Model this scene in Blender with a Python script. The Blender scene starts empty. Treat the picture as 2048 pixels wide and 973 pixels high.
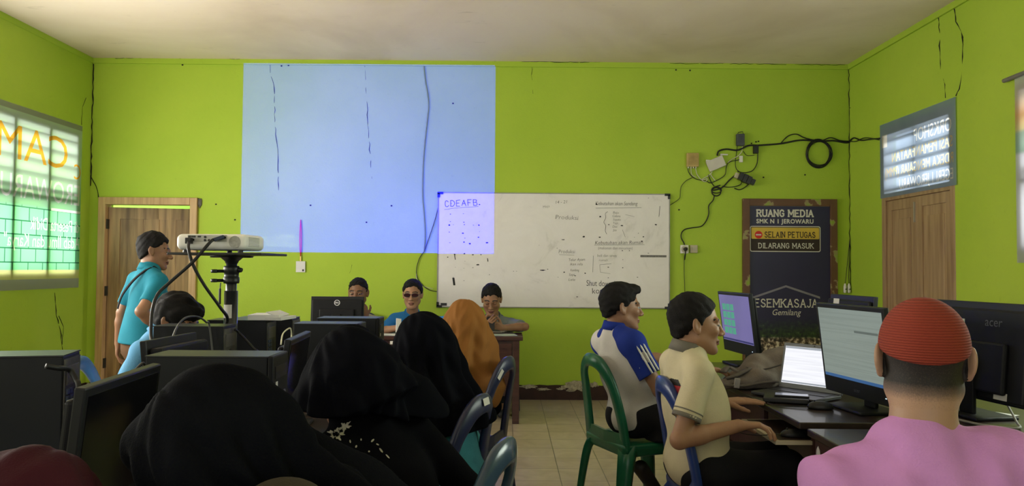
import bpy, math, random
import numpy as np
from mathutils import Vector, Matrix, Euler

# ------------------------------------------------------------ camera, world, lights, exposure
SC = bpy.context.scene
COL = SC.collection
R = math.radians
FPX, PITCH, ROLL, YAW, CAMZ = 1540.0, 1.85, -0.40, -0.35, 1.37
cam = bpy.data.cameras.new('camera')
cam.sensor_fit = 'HORIZONTAL'; cam.sensor_width = 36.0
cam.lens = FPX / 2048 * 36.0
cam.clip_start = 0.05
cam_ob = bpy.data.objects.new('camera', cam)
cam_ob.location = (0, 0, CAMZ)
cam_ob.rotation_euler = (R(90 + PITCH), R(ROLL), R(YAW))
COL.objects.link(cam_ob)
SC.camera = cam_ob
CM = cam_ob.rotation_euler.to_matrix()

SC.view_settings.view_transform = 'Standard'
SC.view_settings.look = 'None'
SC.view_settings.exposure = 0.0
SC.view_settings.gamma = 1.0
SC.view_settings.use_curve_mapping = False
SC.cycles.use_denoising = True
SC.cycles.max_bounces = 7
SC.cycles.diffuse_bounces = 4
SC.cycles.sample_clamp_indirect = 6.0
SC.cycles.caustics_reflective = False
SC.cycles.caustics_refractive = False

world = bpy.data.worlds.new('world'); SC.world = world
world.use_nodes = True
wn = world.node_tree
bg = wn.nodes['Background']
sky = wn.nodes.new('ShaderNodeTexSky')
sky.sky_type = 'HOSEK_WILKIE'; sky.turbidity = 6.0; sky.ground_albedo = 0.5
sky.sun_direction = Vector((-0.3, -0.5, 0.8)).normalized()
mx = wn.nodes.new('ShaderNodeMixRGB'); mx.inputs[0].default_value = 0.75
mx.inputs[2].default_value = (1.0, 1.0, 0.97, 1)
wn.links.new(sky.outputs[0], mx.inputs[1]); wn.links.new(mx.outputs[0], bg.inputs['Color'])
bg.inputs['Strength'].default_value = 5.0

def daylight_lamp(name, loc, rot, sx, sy, watts, color):
    l = bpy.data.lights.new(name, 'AREA'); l.shape = 'RECTANGLE'
    l.size, l.size_y, l.energy, l.color = sx, sy, watts, color
    o = bpy.data.objects.new(name, l); o.location = loc; o.rotation_euler = rot
    COL.objects.link(o); return o
XL, XR, YB, YF, ZC = -4.37, 3.6, 8.06, -2.6, 3.545   # left, right, far and near walls, ceiling
DAY = (1.0, 0.96, 0.88)  # area lamps before solid walls stand in for daylight from unseen windows
daylight_lamp('daylight_left_middle', (XL + .05, 4.75, 1.95), (0, R(-108), 0), 1.5, 2.7, 250, DAY)
daylight_lamp('daylight_left_near', (XL + .05, 1.3, 1.95), (0, R(-95), 0), 1.5, 2.6, 55, DAY)
daylight_lamp('daylight_right_middle', (XR - .05, 3.6, 2.05), (0, R(106), 0), 1.3, 2.2, 105, (.90, 1.0, .88))
daylight_lamp('daylight_behind', (-0.6, YF + .05, 1.9), (R(93), 0, 0), 5.0, 1.7, 58, (1.0, .97, .98))

# ------------------------------------------------------------ pixel -> place in the room
def at(px, py, Y):
    d = CM @ Vector(((px - 1024) / FPX, -(py - 486.5) / FPX, -1.0))
    k = Y / d.y
    return Vector((d.x * k, Y, CAMZ + d.z * k))
def atx(px, py, X):
    d = CM @ Vector(((px - 1024) / FPX, -(py - 486.5) / FPX, -1.0))
    k = X / d.x
    return Vector((X, d.y * k, CAMZ + d.z * k))
def atz(px, py, z):
    d = CM @ Vector(((px - 1024) / FPX, -(py - 486.5) / FPX, -1.0))
    k = (z - CAMZ) / d.z
    return Vector((d.x * k, d.y * k, z))

# ------------------------------------------------------------ materials
MATS = {}
def nodes_of(name):
    m = bpy.data.materials.new(name); m.use_nodes = True
    t = m.node_tree; return m, t, t.nodes['Principled BSDF']
def mat(name, col, rough=.55, var=.12, scale=8., bump=0., bscale=60., metal=0., spec=.4, coat=0., emit=None, estr=0., sheen=0., stretch=None):
    if name in MATS: return MATS[name]
    m, t, b = nodes_of(name)
    tc = t.nodes.new('ShaderNodeTexCoord')
    src = tc.outputs['Object']
    if stretch:
        mp = t.nodes.new('ShaderNodeMapping'); mp.inputs['Scale'].default_value = stretch
        t.links.new(src, mp.inputs[0]); src = mp.outputs[0]
    n = t.nodes.new('ShaderNodeTexNoise'); n.inputs['Scale'].default_value = scale; n.inputs['Detail'].default_value = 4
    t.links.new(src, n.inputs['Vector'])
    r = t.nodes.new('ShaderNodeValToRGB')
    lo = [max(0, c * (1 - var)) for c in col]; hi = [min(1, c * (1 + var)) for c in col]
    r.color_ramp.elements[0].position = .3; r.color_ramp.elements[1].position = .7
    r.color_ramp.elements[0].color = (*lo, 1); r.color_ramp.elements[1].color = (*hi, 1)
    t.links.new(n.outputs['Fac'], r.inputs[0]); t.links.new(r.outputs[0], b.inputs['Base Color'])
    b.inputs['Roughness'].default_value = rough; b.inputs['Metallic'].default_value = metal
    b.inputs['Specular IOR Level'].default_value = spec
    if coat: b.inputs['Coat Weight'].default_value = coat
    if sheen:
        b.inputs['Sheen Weight'].default_value = sheen; b.inputs['Sheen Roughness'].default_value = .5
    if bump:
        n2 = t.nodes.new('ShaderNodeTexNoise'); n2.inputs['Scale'].default_value = bscale; n2.inputs['Detail'].default_value = 5
        t.links.new(src, n2.inputs['Vector'])
        bp = t.nodes.new('ShaderNodeBump'); bp.inputs['Strength'].default_value = bump; bp.inputs['Distance'].default_value = .01
        t.links.new(n2.outputs['Fac'], bp.inputs['Height']); t.links.new(bp.outputs[0], b.inputs['Normal'])
    if emit:
        b.inputs['Emission Color'].default_value = (*emit, 1); b.inputs['Emission Strength'].default_value = estr
    MATS[name] = m
    return m
def srgb(r, g, b):
    return tuple(((c / 255 + .055) / 1.055) ** 2.4 if c > 10 else c / 255 / 12.92 for c in (r, g, b))

def ramp_node(t, stops):
    r = t.nodes.new('ShaderNodeValToRGB'); e = r.color_ramp.elements
    while len(e) < len(stops): e.new(.5)
    for x, (p, c) in zip(e, stops): x.position = p; x.color = (*c, 1)
    return r
def wood(name, a, b_, scale=3., rough=.5, axis=2, coat=0.):
    if name in MATS: return MATS[name]
    m, t, b = nodes_of(name)
    tc = t.nodes.new('ShaderNodeTexCoord'); mp = t.nodes.new('ShaderNodeMapping')
    s = [14., 14., 14.]; s[axis] = 1.0; mp.inputs['Scale'].default_value = s
    n = t.nodes.new('ShaderNodeTexNoise'); n.inputs['Scale'].default_value = scale; n.inputs['Detail'].default_value = 6
    r = ramp_node(t, [(.3, a), (.68, b_)])
    t.links.new(tc.outputs['Object'], mp.inputs[0]); t.links.new(mp.outputs[0], n.inputs['Vector'])
    t.links.new(n.outputs['Fac'], r.inputs[0]); t.links.new(r.outputs[0], b.inputs['Base Color'])
    b.inputs['Roughness'].default_value = rough; b.inputs['Coat Weight'].default_value = coat
    MATS[name] = m; return m

# ------------------------------------------------------------ objects
def tag(o, label=None, cat=None, group=None, kind=None):
    if label: o['label'] = label
    if cat: o['category'] = cat
    if group: o['group'] = group
    if kind: o['kind'] = kind
    return o
def empty(name, loc, label, cat, group=None, rz=0.):
    o = bpy.data.objects.new(name, None); o.location = loc; o.rotation_euler = (0, 0, rz)
    o.empty_display_size = .1
    COL.objects.link(o); return tag(o, label, cat, group)
def kids(o): return [c for c in bpy.data.objects if c.parent == o]
def copy_tree(o, parent=None):
    c = o.copy(); COL.objects.link(c); c.parent = parent
    for ch in kids(o): copy_tree(ch, c)
    return c
def top_of(o):
    while o.parent: o = o.parent
    return o
def finish(name, verts, faces, mats, parent=None, smooth=False, fmi=None, bevel=0., origin=None, local=False):
    """links ONE mesh object; verts are in the room's coordinates unless local"""
    v = np.asarray(verts, dtype=np.float64)
    off = Vector((0, 0, 0))
    if parent is not None:
        if not local: off = Vector(top_of(parent).location)
    elif not local:
        if origin is not None: off = Vector(origin)
        else: off = Vector(((v[:, 0].min() + v[:, 0].max()) / 2, (v[:, 1].min() + v[:, 1].max()) / 2, v[:, 2].min()))
    v = v - np.array(off)
    me = bpy.data.meshes.new(name)
    me.from_pydata(v.tolist(), [], faces if isinstance(faces, list) else faces.tolist())
    for m in (mats if isinstance(mats, (list, tuple)) else [mats]): me.materials.append(m)
    if fmi is not None and len(fmi) == len(me.polygons): me.polygons.foreach_set('material_index', np.asarray(fmi, dtype=np.int32))
    if smooth: me.polygons.foreach_set('use_smooth', np.ones(len(me.polygons), dtype=bool))
    me.update()
    o = bpy.data.objects.new(name, me)
    COL.objects.link(o)
    if parent is not None: o.parent = parent
    else: o.location = off
    if bevel:
        bv = o.modifiers.new('bevel', 'BEVEL'); bv.width = bevel; bv.segments = 2; bv.limit_method = 'ANGLE'
        bv.angle_limit = R(40)
    return o

class MB:
    def __init__(s): s.v = []; s.f = []; s.m = []; s.cur = 0
    def _add(s, vs, fs):
        b = len(s.v); s.v += [tuple(x) for x in vs]; s.f += [[b + i for i in f] for f in fs]; s.m += [s.cur] * len(fs); return s
    def mi(s, i): s.cur = i; return s
    def box(s, c, d, rot=None, taper=1.0):
        c = Vector(c); hx, hy, hz = d[0] / 2, d[1] / 2, d[2] / 2
        vs = [Vector((sx * hx * (taper if sz > 0 else 1), sy * hy * (taper if sz > 0 else 1), sz * hz)) for sz in (-1, 1) for sy in (-1, 1) for sx in (-1, 1)]
        if rot is not None:
            vs = [rot @ x for x in vs]
        return s._add([c + x for x in vs], [(0, 2, 3, 1), (4, 5, 7, 6), (0, 1, 5, 4), (2, 6, 7, 3), (0, 4, 6, 2), (1, 3, 7, 5)])
    def lim(s, x0, x1, y0, y1, z0, z1):
        return s.box(((x0 + x1) / 2, (y0 + y1) / 2, (z0 + z1) / 2), (abs(x1 - x0), abs(y1 - y0), abs(z1 - z0)))
    def poly(s, pts): return s._add(pts, [tuple(range(len(pts)))])
    def prism(s, pts, d):
        d = Vector(d); n = len(pts); a = [Vector(p) for p in pts]
        fs = [tuple(range(n))[::-1], tuple(range(n, 2 * n))] + [(i, (i + 1) % n, n + (i + 1) % n, n + i) for i in range(n)]
        return s._add(a + [p + d for p in a], fs)
    def sweep(s, pts, prof, up=(0, 0, 1), closed=False, scales=None):
        """prof: list of (side, up) offsets"""
        P = [Vector(p) for p in pts]; n = len(P); k = len(prof); vs = []
        U = Vector(up)
        for i, p in enumerate(P):
            a = P[i - 1] if (i > 0 or closed) else p
            b = P[(i + 1) % n] if (i < n - 1 or closed) else p
            t = (b - a).normalized()
            sd = t.cross(U)
            if sd.length < 1e-4: sd = t.cross(Vector((1, 0, 0)))
            sd.normalize(); u2 = sd.cross(t).normalized()
            q = scales[i] if scales else 1.0
            for (x, y) in prof: vs.append(p + sd * x * q + u2 * y * q)
        fs = []
        for i in range(n if closed else n - 1):
            j = (i + 1) % n
            for q in range(k):
                fs.append((i * k + q, i * k + (q + 1) % k, j * k + (q + 1) % k, j * k + q))
        if not closed:
            fs.append(tuple(range(k))[::-1]); fs.append(tuple((n - 1) * k + q for q in range(k)))
        return s._add(vs, fs)
    def tube(s, pts, r, n=8, closed=False, scales=None, up=(0.13, 0.21, 1)):
        return s.sweep(pts, [(r * math.cos(2 * math.pi * i / n), r * math.sin(2 * math.pi * i / n)) for i in range(n)], up=up, closed=closed, scales=scales)
    def lathe(s, c, prof, n=20, rot=None):
        """prof (radius, height) about +Z"""
        c = Vector(c); vs = []
        for (r, h) in prof:
            for i in range(n):
                x = Vector((r * math.cos(2 * math.pi * i / n), r * math.sin(2 * math.pi * i / n), h))
                vs.append(c + (rot @ x if rot is not None else x))
        k = len(prof)
        fs = [(j * n + i, j * n + (i + 1) % n, (j + 1) * n + (i + 1) % n, (j + 1) * n + i) for j in range(k - 1) for i in range(n)]
        fs.append(tuple(range(n))[::-1]); fs.append(tuple((k - 1) * n + i for i in range(n)))
        return s._add(vs, fs)
    def build(s, name, mats, parent=None, smooth=False, bevel=0., local=False, origin=None):
        return finish(name, s.v, s.f, mats, parent, smooth, s.m, bevel, origin, local)

def spline(pts, n=8):
    """Catmull-Rom through the points"""
    P = [Vector(p) for p in pts]; out = []
    for i in range(len(P) - 1):
        p0 = P[max(i - 1, 0)]; p1 = P[i]; p2 = P[i + 1]; p3 = P[min(i + 2, len(P) - 1)]
        for k in range(n):
            t = k / n
            out.append(.5 * ((2 * p1) + (p2 - p0) * t + (2 * p0 - 5 * p1 + 4 * p2 - p3) * t * t + (3 * p1 - p0 - 3 * p2 + p3) * t ** 3))
    out.append(P[-1]); return out

# ------------------------------------------------------------ lettering
def text_mesh(s, size, bold=0., shear=0., align='CENTER', space=1.0):
    cu = bpy.data.curves.new('t', 'FONT'); cu.body = s; cu.size = size; cu.offset = bold; cu.shear = shear
    cu.align_x = align; cu.align_y = 'CENTER'; cu.space_character = space; cu.resolution_u = 3
    o = bpy.data.objects.new('t', cu); COL.objects.link(o)
    bpy.context.view_layer.update()
    me = o.evaluated_get(bpy.context.evaluated_depsgraph_get()).to_mesh()
    v = [tuple(x.co) for x in me.vertices]; f = [list(p.vertices) for p in me.polygons]
    bpy.data.objects.remove(o); bpy.data.curves.remove(cu)
    return v, f
def lay_text(mb, s, size, o, ux, uy, width=None, **kw):
    """letters laid on a plane: o the middle, ux/uy the text's right and up in the room"""
    v, f = text_mesh(s, size, **kw)
    if not v: return
    o, ux, uy = Vector(o), Vector(ux), Vector(uy)
    sx = 1.0
    if width:
        w = max(a[0] for a in v) - min(a[0] for a in v); sx = width / w
    mb._add([o + ux * (a[0] * sx) + uy * a[1] for a in v], f)
# single-stroke capitals; x 0..0.7, y 0..1
GL = {
 'A': [[(0, 0), (.35, 1), (.7, 0)], [(.14, .36), (.56, .36)]], 'B': [[(0, 0), (0, 1)], [(0, 1), (.42, 1), (.6, .86), (.55, .62), (.4, .54), (0, .54)], [(.4, .54), (.62, .4), (.64, .14), (.45, 0), (0, 0)]],
 'C': [[(.66, .8), (.5, .97), (.3, 1), (.1, .86), (0, .5), (.1, .14), (.3, 0), (.5, .03), (.66, .2)]], 'D': [[(0, 0), (0, 1), (.36, 1), (.6, .82), (.68, .5), (.6, .18), (.36, 0), (0, 0)]],
 'E': [[(.6, 1), (0, 1), (0, 0), (.62, 0)], [(0, .52), (.46, .52)]], 'F': [[(.6, 1), (0, 1), (0, 0)], [(0, .52), (.46, .52)]],
 'G': [[(.66, .8), (.5, .97), (.3, 1), (.1, .86), (0, .5), (.1, .14), (.3, 0), (.52, .03), (.66, .16), (.66, .46), (.42, .46)]],
 'I': [[(.1, 0), (.1, 1)]], 'J': [[(.42, 1), (.42, .2), (.3, .02), (.12, 0), (0, .16)]], 'K': [[(0, 0), (0, 1)], [(.62, 1), (0, .42)], [(.2, .6), (.66, 0)]],
 'L': [[(0, 1), (0, 0), (.56, 0)]], 'M': [[(0, 0), (0, 1), (.42, .3), (.84, 1), (.84, 0)]], 'N': [[(0, 0), (0, 1), (.66, 0), (.66, 1)]],
 'O': [[(.35, 1), (.1, .86), (0, .5), (.1, .14), (.35, 0), (.6, .14), (.7, .5), (.6, .86), (.35, 1)]], 'P': [[(0, 0), (0, 1), (.42, 1), (.62, .86), (.62, .62), (.42, .48), (0, .48)]],
 'R': [[(0, 0), (0, 1), (.42, 1), (.62, .86), (.62, .64), (.42, .5), (0, .5)], [(.34, .5), (.66, 0)]],
 'S': [[(.56, .82), (.42, .98), (.22, 1), (.05, .88), (.04, .68), (.2, .54), (.44, .46), (.6, .3), (.56, .1), (.38, 0), (.16, .02), (.0, .18)]],
 'T': [[(0, 1), (.7, 1)], [(.35, 1), (.35, 0)]], 'U': [[(0, 1), (0, .26), (.1, .06), (.33, 0), (.56, .06), (.66, .26), (.66, 1)]],
 'W': [[(0, 1), (.22, 0), (.46, .8), (.7, 0), (.92, 1)]], '!': [[(.1, .3), (.1, 1)], [(.1, 0), (.1, .08)]]}
SERIF = {'A': [(0, 0), (.7, 0)], 'B': [(0, 0), (0, 1)], 'D': [(0, 0), (0, 1)], 'E': [(0, 0), (0, 1)], 'I': [(.1, 0), (.1, 1)], 'J': [(.42, 1)], 'K': [(0, 0), (0, 1), (.62, 1), (.66, 0)],
 'L': [(0, 0), (0, 1)], 'M': [(0, 0), (0, 1), (.84, 1), (.84, 0)], 'N': [(0, 0), (0, 1), (.66, 1)], 'P': [(0, 0), (0, 1)], 'R': [(0, 0), (0, 1), (.66, 0)], 'T': [(.35, 0)], 'U': [(0, 1), (.66, 1)], 'W': [(0, 1), (.92, 1)]}
def lay_strokes(mb, s, h, o, ux, uy, width=None, w=.15, serif=.0, jit=0., gap=.3):
    o, ux, uy = Vector(o), Vector(ux), Vector(uy)
    adv = 0.; items = []
    for ch in s:
        if ch == ' ': adv += .55; continue
        g = GL[ch]; mxx = max(p[0] for st in g for p in st)
        items.append((adv, ch)); adv += mxx + gap
    adv -= gap
    sx = (width / (adv * h)) if width else 1.0
    rnd = random.Random(len(s) + int(h * 1000)); nn = ux.cross(uy).normalized(); cnt = [0]
    def tr(x, y): return o + ux * ((x - adv / 2) * h * sx) + uy * ((y - .5) * h) + nn * cnt[0] * 8e-6
    for (ax, ch) in items:
        j = lambda: rnd.uniform(-jit, jit)
        for st in GL[ch]:
            st = [(x + j(), y + j()) for x, y in st]
            for (x0, y0), (x1, y1) in zip(st[:-1], st[1:]):
                dx, dy = x1 - x0, y1 - y0; L = math.hypot(dx, dy) or 1
                cnt[0] += 1; nx, ny = -dy / L * w / 2, dx / L * w / 2; ex, ey = dx / L * w * .3, dy / L * w * .3
                mb._add([tr(ax + x0 - ex + nx, y0 - ey + ny), tr(ax + x0 - ex - nx, y0 - ey - ny), tr(ax + x1 + ex - nx, y1 + ey - ny), tr(ax + x1 + ex + nx, y1 + ey + ny)], [(0, 1, 2, 3)])
        if serif:
            for (x, y) in SERIF.get(ch, []):
                t = w * .42; cnt[0] += 1
                mb._add([tr(ax + x - serif, y - t), tr(ax + x + serif, y - t), tr(ax + x + serif, y + t), tr(ax + x - serif, y + t)], [(0, 1, 2, 3)])

# ------------------------------------------------------------ sculpted bodies: smooth unions of tapered limbs, meshed as one skin
def A(v): return np.array([v[0], v[1], v[2]], dtype=np.float64)
def rc(a, b, ra, rb=None):
    a, b = A(a), A(b); rb = ra if rb is None else rb
    ab = b - a; L2 = max(float(ab @ ab), 1e-12)
    def fn(p):
        q = p - a; t = np.clip((q @ ab) / L2, 0, 1)
        return np.sqrt((((q - t[..., None] * ab)) ** 2).sum(-1)) - (ra + (rb - ra) * t)
    m = max(ra, rb)
    return fn, np.minimum(a - ra, b - rb), np.maximum(a + ra, b + rb)
def el(c, r, M=None):
    c = A(c); r = np.array(r, dtype=np.float64); M = np.eye(3) if M is None else np.asarray(M)
    def fn(p):
        q = (p - c) @ M
        k0 = np.sqrt(((q / r) ** 2).sum(-1)); k1 = np.sqrt(((q / (r * r)) ** 2).sum(-1)) + 1e-9
        return k0 * (k0 - 1) / k1
    e = np.sqrt(((M * r) ** 2).sum(1))
    return fn, c - e, c + e
def bxs(c, hsz, M=None, rd=.01):
    c = A(c); hh = np.array(hsz, dtype=np.float64) - rd; M = np.eye(3) if M is None else np.asarray(M)
    def fn(p):
        q = np.abs((p - c) @ M) - hh
        return np.sqrt((np.maximum(q, 0) ** 2).sum(-1)) + np.minimum(q.max(-1), 0) - rd
    e = np.abs(M) @ (np.array(hsz))
    return fn, c - e, c + e
def half(o, n):
    """keeps the side the normal points away from"""
    o = A(o); n = A(n) / np.linalg.norm(A(n))
    return lambda p: (p - o) @ n
def cutp(prim, *planes):
    fn, lo, hi = prim
    def g(p):
        d = fn(p)
        for pl in planes: d = np.maximum(d, pl(p))
        return d
    return g, lo, hi
def smin(a, b, k):
    if k <= 0: return np.minimum(a, b)
    h = np.maximum(k - np.abs(a - b), 0) / k
    return np.minimum(a, b) - h * h * k * .25
class Sculpt:
    def __init__(s): s.ops = []
    def u(s, prim, k=.02): s.ops.append((0, prim, k)); return s
    def sub(s, prim, k=.008): s.ops.append((1, prim, k)); return s
    def cut(s, fn, k=.0): s.ops.append((2, (fn, None, None), k)); return s
    def disp(s, fn): s.ops.append((3, (fn, None, None), 0)); return s
    def ev(s, p, lo=None, hi=None, mg=0.):
        """p (nb, m, 3); block bounds lo/hi let far shapes be skipped"""
        d = np.full(p.shape[:-1], .6)
        for (op, (fn, a, b), k) in s.ops:
            if op in (0, 1) and lo is not None:
                m = np.all((hi >= a - k - mg) & (lo <= b + k + mg), axis=1)
                if not m.any(): continue
                q = p[m]
            else: m = slice(None); q = p
            e = fn(q)
            if op == 0: d[m] = smin(d[m], e, k)
            elif op == 1: d[m] = -smin(-d[m], e, k)
            elif op == 2: d[m] = -smin(-d[m], -e, k) if k else np.maximum(d[m], e)
            else: d[m] = d[m] + e
        return d
    def mesh(s, h):
        L = np.min([o[1][1] for o in s.ops if o[0] == 0], axis=0) - 4 * h - .02
        H = np.max([o[1][2] for o in s.ops if o[0] == 0], axis=0) + 4 * h + .02
        B = 8
        nb = np.ceil((H - L) / (h * B)).astype(int) + 1
        ix = np.stack(np.meshgrid(*[np.arange(n) for n in nb], indexing='ij'), -1).reshape(-1, 3)
        cen = L + (ix * B + (B - 1) / 2) * h
        dc = s.ev(cen[None])[0]
        near = np.abs(dc) < (B * h * .87 + 2 * h) * 1.6
        D = np.full(tuple(nb * B), .5, dtype=np.float32)
        Dv = D.reshape(nb[0], B, nb[1], B, nb[2], B)
        ins = ix[(~near) & (dc < 0)]
        for (i, j, k) in ins: Dv[i, :, j, :, k, :] = -.5
        kx = ix[near]
        g = np.stack(np.meshgrid(*[np.arange(B)] * 3, indexing='ij'), -1).reshape(-1, 3) * h
        for c0 in range(0, len(kx), 600):
            kk = kx[c0:c0 + 600]
            base = L + kk * B * h
            p = base[:, None, :] + g[None]
            d = s.ev(p, base, base + (B - 1) * h, 3 * h).reshape(-1, B, B, B)
            Dv[kk[:, 0], :, kk[:, 1], :, kk[:, 2], :] = d
        return nets(D, L, h)
def nets(D, L, h):
    sg = D < 0
    cnt = np.zeros(tuple(n - 1 for n in D.shape), dtype=np.int8)
    offs = [(i, j, k) for i in (0, 1) for j in (0, 1) for k in (0, 1)]
    nx, ny, nz = D.shape
    for (i, j, k) in offs: cnt += sg[i:nx - 1 + i, j:ny - 1 + j, k:nz - 1 + k]
    c = np.argwhere((cnt > 0) & (cnt < 8))
    idx = np.full(cnt.shape, -1, dtype=np.int32); idx[c[:, 0], c[:, 1], c[:, 2]] = np.arange(len(c))
    val = {o: D[c[:, 0] + o[0], c[:, 1] + o[1], c[:, 2] + o[2]].astype(np.float64) for o in offs}
    acc = np.zeros((len(c), 3)); w = np.zeros(len(c))
    for a in offs:
        for ax in range(3):
            if a[ax]: continue
            b = list(a); b[ax] = 1; b = tuple(b)
            va, vb = val[a], val[b]
            m = (va < 0) != (vb < 0)
            t = np.where(m, va / np.where(m, va - vb, 1), 0)
            pt = np.tile(np.array(a, dtype=np.float64), (len(c), 1)); pt[:, ax] += t
            acc[m] += pt[m]; w[m] += 1
    V = L + (c + acc / w[:, None]) * h
    F = []
    for ax in range(3):
        o1, o2 = [(1, 2), (2, 0), (0, 1)][ax]
        sl0 = [slice(1, -1)] * 3; sl1 = [slice(1, -1)] * 3
        sl0[ax] = slice(0, -1); sl1[ax] = slice(1, None)
        a, b = sg[tuple(sl0)], sg[tuple(sl1)]
        for flip, msk in ((0, a & ~b), (1, ~a & b)):
            e = np.argwhere(msk)
            e = e + np.array([0 if q == ax else 1 for q in range(3)])
            q = []
            for (d1, d2) in ((0, 0), (1, 0), (1, 1), (0, 1)):
                x = e.copy(); x[:, o1] -= d1; x[:, o2] -= d2
                q.append(idx[x[:, 0], x[:, 1], x[:, 2]])
            q = np.stack(q, 1)
            F.append(q if not flip else q[:, ::-1])
    F = np.concatenate(F)
    return V, F[(F >= 0).all(1)]
def sculpt(name, S, h, mats, parent, matfn=None):
    V, F = S.mesh(h)
    fmi = matfn(V[F].mean(1)) if matfn else None
    return finish(name, V, F, mats, parent, True, fmi)
# ------------------------------------------------------------ people
def unit(v): v = A(v); return v / max(np.linalg.norm(v), 1e-9)
def frame(yaw, pitch=0., roll=0.):
    """columns: the body's right, front and up; pitch leans the front down"""
    a = R(yaw); y = np.array([math.cos(a), math.sin(a), 0.]); z = np.array([0., 0., 1.]); x = np.cross(y, z)
    p = R(pitch); y, z = y * math.cos(p) - z * math.sin(p), z * math.cos(p) + y * math.sin(p)
    r = R(roll); x, z = x * math.cos(r) - z * math.sin(r), z * math.cos(r) + x * math.sin(r)
    return np.stack([x, y, z], 1)
def head_skin(S, o, M, s, N, neck=.05):
    o = A(o)
    L = lambda x, y, z: o + M @ (np.array([x, y, z]) * s)
    E = lambda c, r, k, Q=None: S.u(el(L(*c), np.array(r) * s, M if Q is None else M @ Q), k * s)
    C = lambda a, b, r0, r1, k: S.u(rc(L(*a), L(*b), r0 * s, r1 * s), k * s)
    E((0, -.015, .035), (.074, .094, .086), 0)
    E((0, .020, -.03), (.063, .071, .088), .03)
    for q in (-1, 1):
        C((q * .050, .002, -.055), (q * .020, .068, -.098), .019, .018, .025)
        E((q * .040, .064, -.018), (.022, .022, .02), .02)
        C((q * .046, .072, .026), (q * .010, .086, .022), .010, .009, .012)
    E((0, .076, -.102), (.022, .018, .017), .015)
    for q in (-1, 1): S.sub(el(L(q * .032, .103, .004), np.array((.017, .016, .010)) * s, M), .012 * s)
    for q in (-1, 1): E((q * .032, .078, .005), (.014, .0125, .012), .004)
    C((0, .086, .020), (0, .108, -.026), .0075, .011, .012)
    E((0, .110, -.030), (.013, .012, .011), .008)
    for q in (-1, 1): E((q * .014, .099, -.034), (.009, .011, .008), .006)
    E((0, .088, -.060), (.024, .0125, .0065), .008)
    E((0, .088, -.0725), (.020, .0125, .007), .007)
    for q in (-1, 1):
        a = R(12); t = R(q * 22)
        Q = np.array([[math.cos(t), -math.sin(t), 0], [math.sin(t), math.cos(t), 0], [0, 0, 1]]) @ np.array([[1, 0, 0], [0, math.cos(a), -math.sin(a)], [0, math.sin(a), math.cos(a)]])
        E((q * .080, -.016, 0.), (.0075, .020, .033), .006, Q)
        S.sub(el(L(q * .089, -.010, .004), np.array((.007, .011, .019)) * s, M @ Q), .004 * s)
        E((q * .078, -.008, -.024), (.007, .010, .012), .006)
    S.u(rc(L(0, -.024, -.05), A(N) - np.array([0, 0, .03]), neck * s, neck * 1.16), .03)
    return L
def face_mats(o, M, s, beard=False, nape=None, look_down=False):
    """0 skin, 1 eye white, 2 dark iris and lashes, 3 eyebrow, 4 lips, 5 close-cropped hair"""
    o = A(o)
    def fn(c):
        q = ((c - o) @ M) / s; x, y, z = q[:, 0], q[:, 1], q[:, 2]; ax = np.abs(x)
        r = np.zeros(len(c), dtype=np.int32); fr = (y > .055) & (y < .104) & (ax < .075)
        eye = ((ax - .032) / .0135) ** 2 + ((z - (.004 if not look_down else .001)) / (.0036 if not look_down else .0016)) ** 2
        r[fr & (eye < 1.7)] = 2
        r[fr & (eye < .75) & (not look_down)] = 1
        r[fr & (((ax - .032) / .0058) ** 2 + ((z - .005) / .0058) ** 2 < 1.3) & (eye < 1.2)] = 2
        bl = .026 + .006 * np.cos((ax - .030) * 60)
        r[fr & (np.abs(z - bl) < .0042) & (ax > .012) & (ax < .054)] = 3
        r[fr & ((x / .025) ** 2 + ((z + .066) / .0115) ** 2 < 1) & (y > .082)] = 4
        r[fr & (np.abs(z + .0665) < .0017) & (ax < .023) & (y > .075)] = 2
        if nape is not None:
            r[(y < .012) & (z > nape) & ((ax < .0745) | (z > .04))] = 5
        return r
    return fn
def hand(S, W, d, n, right, curl=.35, thumb=.5, s=1.0, bends=(1., 1., .8)):
    """palm, four unequal fingers with three bends each, thumb from the side of the palm; n: the way the palm looks"""
    W, d, n = A(W), unit(d), A(n); n = unit(n - d * (n @ d))
    t = np.cross(d, n) * (1 if right else -1)
    K = [W + d * l * s + t * q * s for l, q in ((.086, .030), (.090, .010), (.085, -.010), (.076, -.029))]
    for i, k in enumerate(K):
        S.u(rc(W + t * (.014 - .009 * i) * s, k, .0165 * s, .0112 * s), .012)
    ln = ((.042, .026, .020), (.046, .030, .021), (.042, .028, .020), (.033, .021, .018))
    for i, k in enumerate(K):
        p = k; a = 0.; dd = unit(d + t * (.10 - .075 * i))
        for j in range(3):
            a += curl * bends[j] * (1 + .08 * i)
            q = p + (dd * math.cos(a) + n * math.sin(a)) * ln[i][j] * s
            S.u(rc(p, q, (.0096 - .0009 * j) * s, (.0090 - .0010 * j) * s), .003); p = q
    p = W + d * .022 * s + t * .022 * s
    for j, (l, r0, r1) in enumerate(((.042, .0150, .0112), (.032, .0108, .0095), (.026, .0095, .0078))):
        v = unit(d * (.62 + .16 * j) + t * (.78 - .28 * j) + n * (thumb * (.5 + .3 * j)))
        q = p + v * l * s
        S.u(rc(p, q, r0 * s, r1 * s), .006); p = q
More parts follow.
